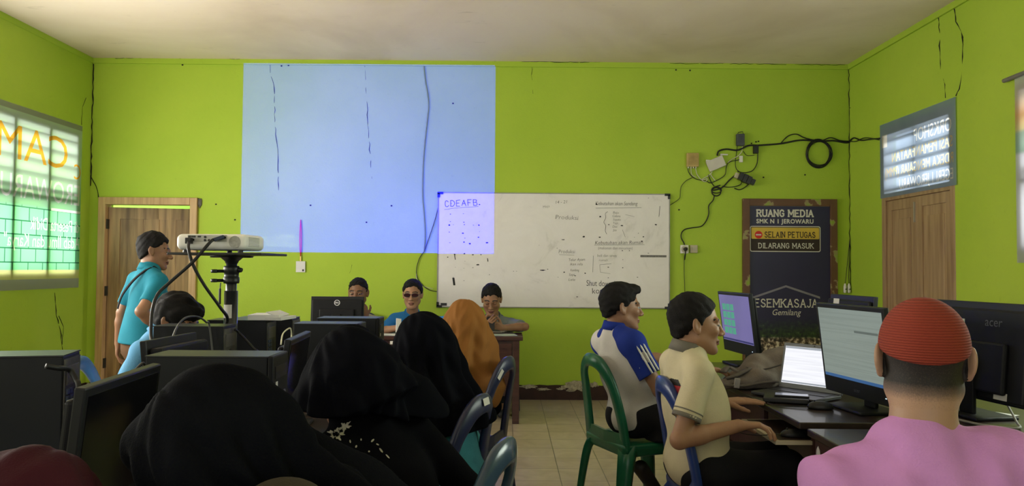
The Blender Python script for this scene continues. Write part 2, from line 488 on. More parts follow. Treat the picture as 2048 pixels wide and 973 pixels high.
def ik(S_, W, pole, a=.285, b=.26):
    S_, W = A(S_), A(W); v = W - S_; D = np.linalg.norm(v)
    D2 = min(max(D, abs(a - b) + .02), a + b - .004); v = v / D
    W = S_ + v * D2 if D > D2 else W
    x = (a * a - b * b + D2 * D2) / (2 * D2); hgt = math.sqrt(max(a * a - x * x, 0))
    pl = A(pole); pl = unit(pl - v * (pl @ v))
    return S_ + v * x + pl * hgt, W
def ripple(amp, freq, seed, box=None):
    rnd = np.random.RandomState(seed)
    ds = rnd.normal(size=(5, 3)); ds /= np.linalg.norm(ds, axis=1)[:, None]
    fr = freq * (0.6 + rnd.rand(5)); ph = rnd.rand(5) * 6.28
    def fn(p):
        w = 0
        for d, f, h in zip(ds, fr, ph):
            w = w + np.sin((p @ d) * f + h + 1.2 * np.sin((p @ np.roll(d, 1)) * f * .6))
        return amp * w / 2.2
    return fn
def person(label, f, P, N, H, hp, hs=1.0, arms=None, legs=None, M_=None, sleeve=.62, fat=1.0, bs=1.0, h=.005, hcl=.007,
           hair='short', hem=-.10, collar=True, group=None, beard=False, nape=None, shirt_fn=None, seed=1, neck=.05, feet=True, fold=.004, skirt=False, long_sleeve=False, hand_s=1.0, pose_upper=(.285, .26), veil=None, tuck=None, more=None, napemat=None):
    """P hip centre, N base of the neck, H middle of the head; all in the room. Returns the thing and its frames."""
    P, N, H = A(P), A(N), A(H)
    root = empty('person', (float(P[0]), float(P[1]), 0), label, 'person', group)
    y0 = frame(f)[:, 1]; u = unit(N - P); y = unit(y0 - u * (y0 @ u)); x = np.cross(y, u); T = np.stack([x, y, u], 1)
    HM = frame(*hp)
    sh = {'R': N + x * .162 * bs - u * .052, 'L': N - x * .162 * bs - u * .052}
    hip = {'R': P + x * .088 - u * .02, 'L': P - x * .088 - u * .02}
    tl = np.linalg.norm(N - P)
    def trunk(S, e):
        S.u(el(P + u * .0, np.array((.160 * bs, .122 * fat, .125)) + e, T), .05)
        S.u(el(P + u * .40 * tl + y * (.02 + .06 * (fat - 1)), np.array((.146 * bs * (1 + .5 * (fat - 1)), .112 * fat, .17)) + e, T), .06)
        S.u(el(N - u * .175 + y * .01, np.array((.155 * bs, .108, .165)) + e, T), .06)
        for q in 'LR':
            S.u(rc(sh[q] - (sh[q] - N) * .15, N + u * .005 + (sh[q] - N) * .22, .054 + e, .045 + e), .05)
    el_, wr_ = {}, {}
    for q in 'LR':
        sg = 1 if q == 'R' else -1
        a = (arms or {}).get(q) or {}
        W = a.get('w'); W = A(W) if W is not None else hip[q] + y * .22 + x * sg * .08 + u * .05
        E, W = ik(sh[q], W, a.get('pole', x * sg * .5 - u * .8 - y * .35), *pose_upper)
        el_[q], wr_[q] = E, W
    kn, an = {}, {}
    for q in 'LR':
        sg = 1 if q == 'R' else -1
        g = (legs or {}).get(q)
        if g: kn[q], an[q] = A(g[0]), A(g[1])
        else:
            kn[q] = hip[q] + y0 * .40 + x * sg * .01; kn[q][2] = max(P[2] - .03, .45)
            an[q] = kn[q] + y0 * .02; an[q][2] = .085
    toe = {q: (A((legs or {}).get(q)[2]) if (legs and legs.get(q) and len(legs[q]) > 2) else an[q] + y0 * .155 - np.array([0, 0, an[q][2] - .035])) for q in 'LR'}
    # body: one continuous skin
    S = Sculpt()
    head_skin(S, H, HM, hs, N, neck)
    trunk(S, -.016)
    for q in 'LR':
        S.u(rc(sh[q], el_[q], .043, .036), .03)
        S.u(rc(el_[q], el_[q] + (wr_[q] - el_[q]) * .35, .037, .038), .012)
        S.u(rc(el_[q] + (wr_[q] - el_[q]) * .3, wr_[q], .038, .0255), .012)
        a = (arms or {}).get(q) or {}
        d = a.get('d', wr_[q] - el_[q]); hand(S, wr_[q], d, a.get('n', (0, 0, -1)), q == 'R', a.get('curl', .35), a.get('thumb', .4), hand_s)
        S.u(rc(hip[q], kn[q], .070, .050), .04); S.u(rc(kn[q], an[q], .048, .036), .02)
        if feet: S.u(rc(an[q], toe[q], .036, .024), .02)
    skin = M_['skin']
    if P[2] < .62: S.cut(lambda p: np.minimum(.455 - p[..., 2], .23 - (p - P) @ y0))
    mats = [skin, mat('eye_white', (.62, .58, .52), .3, 0.), mat('eye_dark', (.012, .009, .008), .3, 0.), mat('eyebrow_hair', (.018, .014, .012), .7, 0.),
            mat('lip_skin', (.22, .085, .065), .5, .1), napemat or mat('cropped_hair', (.02, .016, .015), .8, .2)]
    body = sculpt('body', S, h, mats, root, face_mats(H, HM, hs, beard, nape, hp[1] > 15))
    seat = P[2] < .62
    under = lambda p: np.minimum(.447 - p[..., 2], .25 - (p - P) @ y0)
    # clothes
    K = Sculpt(); trunk(K, .010 if not tuck else .006)
    if not long_sleeve:
        for q in 'LR':
            E = sh[q] + (el_[q] - sh[q]) * sleeve
            K.u(cutp(rc(sh[q], el_[q], .058, .056), half(E, el_[q] - sh[q])), .03)
    else:
        for q in 'LR':
            K.u(rc(sh[q], el_[q], .056, .050), .03)
            K.u(cutp(rc(el_[q], wr_[q], .050, .040), half(wr_[q] - (wr_[q] - el_[q]) * (1 - long_sleeve), wr_[q] - el_[q])), .02)
    if skirt:
        for q in 'LR': K.u(rc(hip[q], kn[q], .10, .085), .06); K.u(rc(kn[q], an[q], .085, .10), .05)
    nd_ = unit(H - np.array([0, 0, .06]) - N)
    K.u(rc(N - u * .05, N + nd_ * (.028 if collar == True else .06 if skirt else .016), neck * 1.16 + .020, neck * 1.16 + (.008 if not skirt else .018)), .03)
    for pr in (more or []): K.u(*pr)
    rp_ = ripple(fold[0], fold[1], seed) if isinstance(fold, tuple) else ripple(fold, 22, seed)
    K.disp(lambda p: rp_(p - (p @ u)[..., None] * u * .62))
    if seat: K.cut(under)
    if not skirt: K.cut(half(P + u * hem, -u), .01)
    def neck_hole(p):
        q = p - N; t = q @ u
        return -np.maximum(np.sqrt(np.maximum((q * q).sum(-1) - t * t, 0)) - .060 * (.9 + .1 * hs), -(t + .02))
    sculpt('shirt' if not skirt else 'dress', K, hcl, M_['shirt'] if isinstance(M_['shirt'], list) else [M_['shirt']], root,
           (lambda c: shirt_fn(c, dict(P=P, N=N, T=T, sh=sh, el=el_))) if shirt_fn else None)
    if collar:
        mb = MB(); pts = []
        nd = unit(H - np.array([0, 0, .06]) - N); nd = unit(nd + u)
        xx = x; yy = unit(y - nd * (y @ nd)); xx = np.cross(yy, nd)
        for i in range(20):
            a = 2 * math.pi * i / 20 + math.pi / 2
            pts.append(Vector(N + nd * ((.050 if collar == True else .028) - .040 * max(0, math.sin(a))) + xx * .069 * math.cos(a) + yy * (.068 * math.sin(a) + .004)))
        mb.sweep(pts, [(-.012, -.026), (.014, -.030), (.004, .018), (-.005, .018)] if collar == True else [(-.006, -.012), (.008, -.012), (.005, .008), (-.004, .008)], up=tuple(nd), closed=True)
        c = mb.build('collar', M_.get('collar', M_['shirt'] if not isinstance(M_['shirt'], list) else M_['shirt'][0]), root, True)
        if 'collar_label' in M_: c['label'] = M_['collar_label']
    if not skirt:
        Q = Sculpt(); Q.u(el(P - u * .01, np.array((.162 * bs, .125 * fat, .125)), T), 0)
        for q in 'LR':
            Q.u(rc(hip[q], kn[q], .088, .066), .05); Q.u(cutp(rc(kn[q], an[q], .066, .052), half(an[q] + (kn[q] - an[q]) * .08, an[q] - kn[q])), .03)
        Q.cut(half(P + u * .06, u)); Q.disp(ripple(.004, 24, seed + 7))
        if seat: Q.cut(under)
        sculpt('trousers', Q, hcl * 1.3, M_['pants'], root)
    if feet:
        for q in 'LR':
            F = Sculpt(); d = unit(toe[q] - an[q]); lo = np.array([0, 0, .0])
            F.u(rc(an[q] + lo - np.array([0, 0, .03]) - y0 * .02, toe[q], .042, .034), 0)
            F.cut(lambda p: .004 - p[..., 2])
            sculpt('shoe', F, .009, M_.get('shoe', mat('black_shoe', (.02, .02, .022), .5)), root)
    info = dict(root=root, H=H, HM=HM, hs=hs, N=N, u=u, T=T, sh=sh, el=el_, wr=wr_, P=P)
    if hair in ('short', 'quiff', 'crop', 'floppy'):
        hair_cap(root, H, HM, hs, hair, seed)
    return info
def hair_cap(root, H, HM, s, style, seed):
    G = Sculpt(); L = lambda x, y, z: H + HM @ (np.array([x, y, z]) * s)
    E = lambda c, r, k: G.u(el(L(*c), np.array(r) * s, HM), k)
    t = dict(short=.011, quiff=.012, crop=.006, floppy=.017)[style]
    E((0, -.018, .040), (.075 + t, .094 + t, .086 + t), 0)
    E((0, -.050, -.01), (.064 + t * .6, .050 + t * .6, .07), .02)
    if style == 'quiff': E((0, .052, .098), (.055, .050, .030), .02)
    if style == 'floppy': E((0, .045, .075), (.066, .060, .045), .02)
    n = HM @ np.array([0, .98, -1.]); o = L(0, .0, .006 if style != 'floppy' else -.010)
    if style in ('quiff', 'floppy'): n = HM @ np.array([0, .74, -1.])
    for q in (-1, 1): G.u(rc(L(q * .070, .004, .03), L(q * .072, .010, -.008), .010 * s, .006 * s), .01)
    fr = lambda p: ((p - o) @ n) / np.linalg.norm(n)
    nz_ = ripple(.007, 70, seed + 31); nz2 = ripple(.004, 190, seed + 32)
    G.cut(lambda p: fr(p) + nz_(p) + nz2(p), .022)
    G.disp(ripple(.0022 if style != 'floppy' else .004, 150 if style != 'floppy' else 90, seed + 3))
    sculpt('hair', G, .005, mat('black_hair', (.009, .008, .008), .7, .3, 30, .5, 260, spec=.15), root)
def hijab(root, H, HM, s, N, T, sh, m, lowest=.2, flare=.06, seed=1, extra=None, folds=9, amp=.012, h=.007, open_=True, front=.5, name='hijab', hood=(.092, .118, .130), hem_n=None):
    G = Sculpt(); L = lambda x, y, z: H + HM @ (np.array([x, y, z]) * s)
    x, y, u = T[:, 0], T[:, 1], T[:, 2]
    G.u(el(L(0, -.010, .020), np.array(hood) * s, HM), 0)
    G.u(rc(L(0, -.02, -.03), N + u * .0, .098 * s, .125), .07)
    G.u(rc(N + u * .02 - y * .02, N - u * lowest * .8 - y * .02, .115, .150 + flare * .5), .06)
    G.u(rc(N + y * .03, N + y * .07 - u * lowest * .8, .11, .135 + flare * .4), .06)
    for q in 'LR': G.u(rc(N + (sh[q] - N) * .3, sh[q] + (sh[q] - N) * .05 - u * .02, .085, .082), .07)
    for q in 'LR': G.u(rc(sh[q] * .75 + N * .25, sh[q] - u * lowest * .75, .085, .085 + flare * .3), .06)
    for pr in (extra or []): G.u(*pr)
    c = A(N); ph = seed * 1.7
    def fd(p):
        q = p - H; a = np.arctan2(q @ y, q @ x); d = np.clip(-(q @ u) / .24 + .45, .05, 1.2)
        return -amp * d * (np.sin(folds * a + ph + 2.2 * np.sin(2 * a + seed)) + .5 * np.sin((2 * folds + 1) * a + 1.3 * seed + d * 2)) + .0025 * np.sin((q @ u) * 60 + 3 * np.sin(5 * a + seed))
    G.disp(fd)
    if open_: G.sub(el(L(0, .118, -.012), np.array((.060, .070, .086)) * s, HM), .012)
    hp_ = half(N - u * lowest, -(A(hem_n) if hem_n is not None else u)); hr_ = ripple(.014, 22, seed + 50)
    G.cut(lambda p: hp_(p) + hr_(p), .01)
    return sculpt(name, G, h, m, root)
# ------------------------------------------------------------ the room
def wall_mat(name, a, b_, dark):
    m, t, b = nodes_of(name)
    tc = t.nodes.new('ShaderNodeTexCoord')
    n = t.nodes.new('ShaderNodeTexNoise'); n.inputs['Scale'].default_value = .55; n.inputs['Detail'].default_value = 5; n.inputs['Roughness'].default_value = .6
    t.links.new(tc.outputs['Object'], n.inputs['Vector'])
    r = ramp_node(t, [(.32, a), (.68, b_)]); t.links.new(n.outputs['Fac'], r.inputs[0])
    n2 = t.nodes.new('ShaderNodeTexNoise'); n2.inputs['Scale'].default_value = 14; n2.inputs['Detail'].default_value = 6; n2.inputs['Roughness'].default_value = .75
    t.links.new(tc.outputs['Object'], n2.inputs['Vector'])
    r2 = ramp_node(t, [(.28, dark), (.40, (1, 1, 1))]); t.links.new(n2.outputs['Fac'], r2.inputs[0])
    mx = t.nodes.new('ShaderNodeMixRGB'); mx.blend_type = 'MULTIPLY'; mx.inputs[0].default_value = .5
    t.links.new(r.outputs[0], mx.inputs[1]); t.links.new(r2.outputs[0], mx.inputs[2]); t.links.new(mx.outputs[0], b.inputs['Base Color'])
    b.inputs['Roughness'].default_value = .62; b.inputs['Specular IOR Level'].default_value = .25
    n3 = t.nodes.new('ShaderNodeTexNoise'); n3.inputs['Scale'].default_value = 55; n3.inputs['Detail'].default_value = 4
    t.links.new(tc.outputs['Object'], n3.inputs['Vector'])
    bp = t.nodes.new('ShaderNodeBump'); bp.inputs['Strength'].default_value = .12; bp.inputs['Distance'].default_value = .01
    t.links.new(n3.outputs['Fac'], bp.inputs['Height']); t.links.new(bp.outputs[0], b.inputs['Normal'])
    return m
LIME = wall_mat('lime_wall_paint', (.345, .495, .040), (.425, .565, .056), (.75, .78, .7))
DARKBASE = mat('dark_red_base_paint', (.035, .012, .010), .5, .25, 12)
WOODF = wood('pale_door_frame_wood', (.40, .23, .10), (.58, .37, .18), 2.2, .5)
WOODD = wood('door_leaf_wood', (.13, .065, .022), (.46, .28, .125), 1.3, .45)
WOODR = wood('side_door_wood', (.26, .155, .080), (.42, .28, .155), 1.6, .5)
BLACK = mat('black_plastic', (.012, .012, .014), .42, .2, 10)
CRACK = mat('crack_dark_line', (.012, .014, .006), .9, .2)  # near-black, for wall cracks and nail holes
WHITE = mat('white_plastic', (.72, .70, .66), .4, .05)
CABLE = mat('black_cable', (.010, .010, .011), .5, .2)
WCABLE = mat('cream_cable', (.62, .60, .44), .5, .1)

# floor: 30 cm tiles with marbled beige glaze
m, t, b = nodes_of('beige_tile_floor')
tc = t.nodes.new('ShaderNodeTexCoord'); mp = t.nodes.new('ShaderNodeMapping'); mp.inputs['Location'].default_value = (.245, .1, 0)
br = t.nodes.new('ShaderNodeTexBrick'); br.offset = 0; br.inputs['Scale'].default_value = 1
br.inputs['Brick Width'].default_value = .30; br.inputs['Row Height'].default_value = .30; br.inputs['Mortar Size'].default_value = .003
br.inputs['Color1'].default_value = (.44, .35, .26, 1); br.inputs['Color2'].default_value = (.50, .41, .31, 1); br.inputs['Mortar'].default_value = (.12, .10, .08, 1)
t.links.new(tc.outputs['Object'], mp.inputs[0]); t.links.new(mp.outputs[0], br.inputs['Vector'])
nz = t.nodes.new('ShaderNodeTexNoise'); nz.inputs['Scale'].default_value = 5; nz.inputs['Detail'].default_value = 8; nz.inputs['Distortion'].default_value = 1.2
t.links.new(tc.outputs['Object'], nz.inputs['Vector'])
rr = ramp_node(t, [(.3, (.72, .68, .62)), (.65, (1, 1, 1))]); t.links.new(nz.outputs['Fac'], rr.inputs[0])
mx = t.nodes.new('ShaderNodeMixRGB'); mx.blend_type = 'MULTIPLY'; mx.inputs[0].default_value = .8
t.links.new(br.outputs['Color'], mx.inputs[1]); t.links.new(rr.outputs[0], mx.inputs[2]); t.links.new(mx.outputs[0], b.inputs['Base Color'])
b.inputs['Roughness'].default_value = .28
FLOORM = m
# ceiling: off-white boards with brownish damp stains
m, t, b = nodes_of('stained_ceiling_paint')
tc = t.nodes.new('ShaderNodeTexCoord'); nz = t.nodes.new('ShaderNodeTexNoise'); nz.inputs['Scale'].default_value = .5; nz.inputs['Detail'].default_value = 6; nz.inputs['Distortion'].default_value = .6
t.links.new(tc.outputs['Object'], nz.inputs['Vector'])
rr = ramp_node(t, [(.30, (.58, .46, .33)), (.5, (.74, .61, .48)), (.7, (.80, .69, .58))]); t.links.new(nz.outputs['Fac'], rr.inputs[0])
n2 = t.nodes.new('ShaderNodeTexNoise'); n2.inputs['Scale'].default_value = 3.2; n2.inputs['Detail'].default_value = 9; n2.inputs['Roughness'].default_value = .72
mp = t.nodes.new('ShaderNodeMapping'); mp.inputs['Scale'].default_value = (.6, 2.2, 1)
t.links.new(tc.outputs['Object'], mp.inputs[0]); t.links.new(mp.outputs[0], n2.inputs['Vector'])
r2 = ramp_node(t, [(.27, (.5, .45, .38)), (.38, (1, 1, 1))]); t.links.new(n2.outputs['Fac'], r2.inputs[0])
mx = t.nodes.new('ShaderNodeMixRGB'); mx.blend_type = 'MULTIPLY'; mx.inputs[0].default_value = .6
t.links.new(rr.outputs[0], mx.inputs[1]); t.links.new(r2.outputs[0], mx.inputs[2]); t.links.new(mx.outputs[0], b.inputs['Base Color'])
b.inputs['Roughness'].default_value = .8
CEILM = m

TH = .14
MB().lim(XL - TH, XR + TH, YF - TH, YB + TH, -.12, 0).build('floor', FLOORM, origin=(0, 0, 0))['kind'] = 'structure'
MB().lim(XL - TH, XR + TH, YF - TH, YB + TH, ZC, ZC + .1).build('ceiling', CEILM, origin=(0, 4, ZC))['kind'] = 'structure'

def wall_panel(name, axis, pos, out, u0, u1, z1, holes):
    """a wall slab with rectangular openings (u0,u1,z0,z1)"""
    mb = MB(); cuts = sorted(set([u0, u1] + [h[0] for h in holes] + [h[1] for h in holes]))
    for a, c in zip(cuts[:-1], cuts[1:]):
        hs_ = sorted([h for h in holes if h[0] <= a + 1e-6 and h[1] >= c - 1e-6], key=lambda h: h[2])
        z = 0.
        for h in hs_ + [None]:
            top = h[2] if h else z1
            if top > z + 1e-4:
                if axis == 'x': mb.lim(pos, pos + out, a, c, z, top)
                else: mb.lim(a, c, pos, pos + out, z, top)
            if h: z = h[3]
    o = mb.build(name, LIME); o['kind'] = 'structure'; return o
# measured on the far wall
dl0, dl1 = at(200, 395, YB), at(397, 395, YB)           # left doorway
dr0, dr1 = at(1484, 398, YB), at(1672, 398, YB)         # right door frame
DTOP = dl0.z
wfar = wall_panel('wall_far', 'y', YB, TH, XL - TH, XR + TH, ZC, [(dl0.x + .07, dl1.x - .07, 0, DTOP - .07)])
LW = (6.3, 7.84, 1.24, 2.71)
wl = wall_panel('wall_left', 'x', XL, -TH, YF - TH, YB, ZC, [LW])
D2 = (6.16, 7.37)
RW = (4.9, 5.38, 1.50, 2.68)
wr_ = wall_panel('wall_right', 'x', XR, TH, YF - TH, YB, ZC, [(D2[0], D2[1], 0, 2.72), RW])
wn_ = wall_panel('wall_near', 'y', YF, -TH, XL - TH, XR + TH, ZC, [])
o = MB().lim(-9, -2, 9.6, 9.7, -.1, 4).build('outside_wall', mat('outside_green_paint', (.30, .52, .06), .7, .15, 2)); o['kind'] = 'structure'
o = MB().lim(-14, 14, 8.25, 20, -.2, -.1).build('outside_ground', mat('outside_concrete', (.35, .33, .3), .8, .2, 2)); o['kind'] = 'structure'

# cornice strips under the ceiling, dark base band
def structure(o): o['kind'] = 'structure'; return o
structure(MB().lim(XL, XR, YB - .018, YB, ZC - .055, ZC).build('trim_1', LIME))
structure(MB().lim(XL, XL + .008, YF, YB, ZC - .055, ZC).build('trim_2', LIME))
structure(MB().lim(XR - .02, XR, YF, YB, ZC - .055, ZC).build('trim_3', LIME))
mb = MB(); rnd = random.Random(4)
def base_run(x0, x1, n):
    xs = [x0 + (x1 - x0) * i / n for i in range(n + 1)]
    top = [.150 + rnd.uniform(-.006, .012) for _ in xs]
    mb.prism([(x0, YB - .012, 0)] + [(x, YB - .012, tz) for x, tz in zip(xs, top)][:] + [(x1, YB - .012, 0)], (0, .012, 0))
base_run(XL, dl0.x, 4); base_run(dl1.x, dr0.x, 70); base_run(dr1.x, XR, 5)
structure(mb.build('baseboard_far', DARKBASE))
structure(MB().lim(XL, XL + .012, YF, YB, 0, .15).build('baseboard_left', DARKBASE))
mb = MB(); mb.lim(XR - .012, XR, YF, D2[0] - .07, 0, .15); mb.lim(XR - .012, XR, D2[1] + .07, YB, 0, .15)
structure(mb.build('baseboard_right', DARKBASE))
# peeled patches of bare plaster along the base band
PL = mat('bare_plaster', (.40, .35, .27), .9, .4, 40, .6, 60)
for (px, py, w, hh) in ((1055, 774, .20, .05), (1088, 779, .16, .035), (1122, 778, .10, .03), (1152, 773, .30, .12), (1187, 770, .12, .06), (345, 745, .18, .12), (180, 775, .1, .1)):
    c = at(px, py, YB - .012); n = 22; pts = []
    for i in range(n):
        a = 2 * math.pi * i / n; k = rnd.uniform(.55, 1.1)
        pts.append((c.x + w / 2 * math.cos(a) * k, YB - .019, c.z + hh / 2 * math.sin(a) * k))
    MB().prism(pts, (0, .009, 0)).build('plaster_patch', PL, wfar)

def crack(wall, pts, w=.006, name='crack', m=None):
    mb = MB(); P = []
    rn = random.Random(int(pts[0][0] * 100))
    for a, b_ in zip(pts[:-1], pts[1:]):
        a, b_ = Vector(a), Vector(b_); L = (b_ - a).length; n = max(2, int(L / .05))
        for i in range(n):
            P.append(a.lerp(b_, i / n) + Vector((rn.uniform(-1, 1), rn.uniform(-1, 1), rn.uniform(-1, 1))) * .006)
    P.append(Vector(pts[-1]))
    mb.tube(P, w / 2, 5, scales=[rn.uniform(.4, 1.1) for _ in P])
    return mb.build(name, m or CRACK, wall)
fw = lambda *q: [tuple(at(px, py, YB - .001)) for px, py in q]
crack(wfar, fw((540, 122), (541, 150), (549, 180), (550, 250), (555, 300), (557, 381)), .007)
crack(wfar, fw((541, 121), (606, 121)), .008)
crack(wfar, fw((728, 125), (733, 190), (737, 270), (744, 358)), .006)
crack(wfar, fw((1063, 130), (1064, 160), (1066, 188)), .005)
crack(wfar, [tuple(at(px, py, YB - .02)) for px, py in ((230, 117), (300, 115), (480, 118))], .007)
crack(wfar, [tuple(at(px, py, YB - .02)) for px, py in ((790, 118), (880, 120), (1010, 122), (1130, 124), (1200, 124))], .007)
crack(wfar, [tuple(at(px, py, YB - .02)) for px, py in ((1340, 127), (1500, 128), (1690, 130))], .006)
crack(wfar, [(XL + .006, YB - .006, ZC - .06), (XL + .006, YB - .006, 2.2)] , .014)
crack(wfar, [(XL + .006, YB - .006, 2.2)] + fw((181, 352), (192, 372), (197, 395)), .010)
crack(wfar, fw((199, 395), (198, 560), (196, 770)), .012)
crack(wfar, [(XR - .006, YB - .006, ZC - .06), (XR - .006, YB - .006, 1.2)], .009)
rw = lambda *q: [tuple(atx(px, py, XR - .001)) for px, py in q]
crack(wr_, rw((1877, 32), (1879, 80), (1881, 140), (1889, 170), (1891, 196)), .011)
crack(wr_, rw((1908, 12), (1912, 45), (1926, 75), (1924, 140), (1918, 178), (1912, 192)), .014)
crack(wr_, rw((1690, 217), (1701, 216)), .008)
lw = lambda *q: [tuple(atx(px, py, XL + .001)) for px, py in q]
crack(wl, lw((109, 585), (113, 632), (120, 660), (125, 700)), .009)
crack(wl, lw((117, 632), (127, 655), (124, 690)), .008)
crack(wl, lw((172, 195), (165, 215), (163, 250)), .006)
crack(wfar, fw((700, 548), (704, 530)), .003)
# small nail holes and chips in the paint
mb = MB()
for (px, py) in ((365, 130), (577, 131), (621, 411), (906, 207), (783, 412), (733, 445), (563, 132), (1352, 140), (1380, 141), (1527, 355), (1358, 420), (432, 409), (470, 440), (1517, 283), (1512, 284), (1503, 287), (1610, 350)):
    c = at(px, py, YB - .001); mb.box(c, (.016, .004, .014))
mb.build('nail_hole', CRACK, wfar)

# ------------------------------------------------------------ left doorway and its ajar leaf
def frame3(x0, x1, zt, w, d, y, m):
    mb = MB(); mb.lim(x0, x0 + w, y - d * .35, y + d * .65, 0, zt); mb.lim(x1 - w, x1, y - d * .35, y + d * .65, 0, zt); mb.lim(x0 + w, x1 - w, y - d * .35, y + d * .65, zt - w, zt)
    return mb
d1 = frame3(dl0.x, dl1.x, DTOP, .075, .13, YB + .01, WOODF).build('door_1', WOODF, bevel=.004, origin=(dl0.x, YB, 0)); structure(d1)
def panel_door(w, h, m, panels, th=.038, stile=.11):
    """leaf in its own frame: hinge edge at x=0, front face at y=0"""
    mb = MB(); mb.lim(0, w, .010, th - .010, 0, h)
    mb.lim(0, stile, 0, th, 0, h); mb.lim(w - stile, w, 0, th, 0, h)
    mb.lim(stile, w - stile, 0, th, h - stile * 1.1, h); mb.lim(stile, w - stile, 0, th, 0, stile * 1.6)
    mu = (w - 2 * stile) / 2
    for z in panels: mb.lim(stile, w - stile, 0, th, z - .05, z + .05)
    if w > .8:
        mb.lim(stile + mu - .055, stile + mu + .055, 0, th, 0, h)
        mb.lim(stile + mu * .5 - .06, stile + mu * .5 + .06, .006, th - .006, 0, h); mb.lim(stile + mu * 1.5 - .06, stile + mu * 1.5 + .06, .006, th - .006, 0, h)
        z = .3
        while z < h - .2:
            for q in (.0, 1.0):
                mb.lim(stile + mu * q + .002 + (.055 if q else 0), stile + mu * (q + 1) - (.055 if not q else 0), .0098, .0102, z, z + .004)
            z += .16
    else:
        mb.lim(stile + .03, w - stile - .03, .004, th - .004, .25, .85); mb.lim(stile + .03, w - stile - .03, .004, th - .004, 1.05, h - .18)
    return mb
leaf_w = dl1.x - dl0.x - .158
mb = panel_door(leaf_w, DTOP - .11, WOODD, (.95,))
ca, sa = math.cos(R(13)), math.sin(R(13))
hx, hy = dl0.x + .080, YB + .03
mb.v = [(hx + x * ca - y * sa, hy + x * sa + y * ca, z + .01) for x, y, z in mb.v]
dleaf = mb.build('door_leaf', WOODD, d1, bevel=.003)
def onleaf(x, y, z): return (hx + x * ca - y * sa, hy + x * sa + y * ca, z)
mb = MB(); mb.tube([onleaf(leaf_w - .06, 0, 1.0), onleaf(leaf_w - .06, -.045, 1.0), onleaf(leaf_w - .16, -.05, 1.0)], .009); mb.box(onleaf(leaf_w - .06, -.004, .98), (.035, .008, .16))
mb.build('door_handle', mat('dull_brass', (.40, .30, .14), .35, .1, metal=.9), dleaf)
mb = MB()
for z in (.3, 1.05, 1.75): mb.lim(dl0.x + .07, dl0.x + .088, YB - .01, YB + .04, z, z + .1)
mb.build('hinge', mat('dark_hinge_metal', (.05, .045, .04), .5, .2, metal=.6), d1)
# broken plaster at the doorway's top right corner
c = at(399, 400, YB - .004); mb = MB(); pts = []
for i in range(14):
    a = 2 * math.pi * i / 14; k = rnd.uniform(.6, 1.1); pts.append((c.x + .028 * math.cos(a) * k, YB - .014, c.z - .03 + .06 * math.sin(a) * k))
mb.prism(pts, (0, .02, 0)).build('plaster_patch', mat('grey_plaster', (.12, .11, .09), .9, .4, 40), wfar)

# ------------------------------------------------------------ right door of the far wall, its worn brown frame, and the printed cover
WORN, t, b = nodes_of('worn_brown_frame')
tc = t.nodes.new('ShaderNodeTexCoord'); nz = t.nodes.new('ShaderNodeTexNoise'); nz.inputs['Scale'].default_value = 7; nz.inputs['Detail'].default_value = 7
t.links.new(tc.outputs['Object'], nz.inputs['Vector'])
rr = ramp_node(t, [(.0, (.10, .045, .022)), (.58, (.13, .06, .03)), (.60, (.30, .22, .12)), (.68, (.24, .36, .03))]); rr.color_ramp.interpolation = 'LINEAR'
t.links.new(nz.outputs['Fac'], rr.inputs[0]); t.links.new(rr.outputs[0], b.inputs['Base Color']); b.inputs['Roughness'].default_value = .6
FW = .072
d3 = frame3(dr0.x, dr1.x, dr0.z, FW, .12, YB + .005, WORN)
d3 = d3.build('door_2', WORN, bevel=.004, origin=(dr0.x, YB, 0)); structure(d3)
MB().lim(dr0.x + FW, dr1.x - FW, YB - .012, YB - .001, 0, dr0.z - FW).build('door_leaf', WOODR, d3)
cvx0, cvx1, cvz1 = dr0.x + FW + .002, dr1.x - FW - .002, dr0.z - FW - .004
NAVY, t, b = nodes_of('navy_printed_vinyl')
tc = t.nodes.new('ShaderNodeTexCoord'); sp = t.nodes.new('ShaderNodeSeparateXYZ'); t.links.new(tc.outputs['Object'], sp.inputs[0])
def mathn(op, a, b_=None, c=None):
    n = t.nodes.new('ShaderNodeMath'); n.operation = op
    for i, q in enumerate((a, b_, c)):
        if q is None: continue
        if isinstance(q, (int, float)): n.inputs[i].default_value = q
        else: t.links.new(q, n.inputs[i])
    return n.outputs[0]
nz = t.nodes.new('ShaderNodeTexNoise'); nz.inputs['Scale'].default_value = 26; nz.inputs['Detail'].default_value = 5; t.links.new(tc.outputs['Object'], nz.inputs['Vector'])
vo = t.nodes.new('ShaderNodeTexVoronoi'); vo.inputs['Scale'].default_value = 30; t.links.new(tc.outputs['Object'], vo.inputs['Vector'])
crowd = ramp_node(t, [(.34, (.008, .009, .012)), (.46, (.07, .05, .035)), (.54, (.30, .22, .16)), (.60, (.65, .58, .46))]); t.links.new(nz.outputs['Fac'], crowd.inputs[0])
tree = ramp_node(t, [(.35, (.006, .008, .02)), (.6, (.03, .06, .02)), (.75, (.11, .17, .07))]); t.links.new(nz.outputs['Fac'], tree.inputs[0])
navy = ramp_node(t, [(.3, (.016, .014, .055)), (.7, (.022, .020, .070))]); nn = t.nodes.new('ShaderNodeTexNoise'); nn.inputs['Scale'].default_value = 2; t.links.new(tc.outputs['Object'], nn.inputs['Vector']); t.links.new(nn.outputs['Fac'], navy.inputs[0])
def step(z0, z1):
    mr = t.nodes.new('ShaderNodeMapRange'); mr.inputs['From Min'].default_value = z0; mr.inputs['From Max'].default_value = z1; t.links.new(sp.outputs['Z'], mr.inputs[0]); return mr.outputs[0]
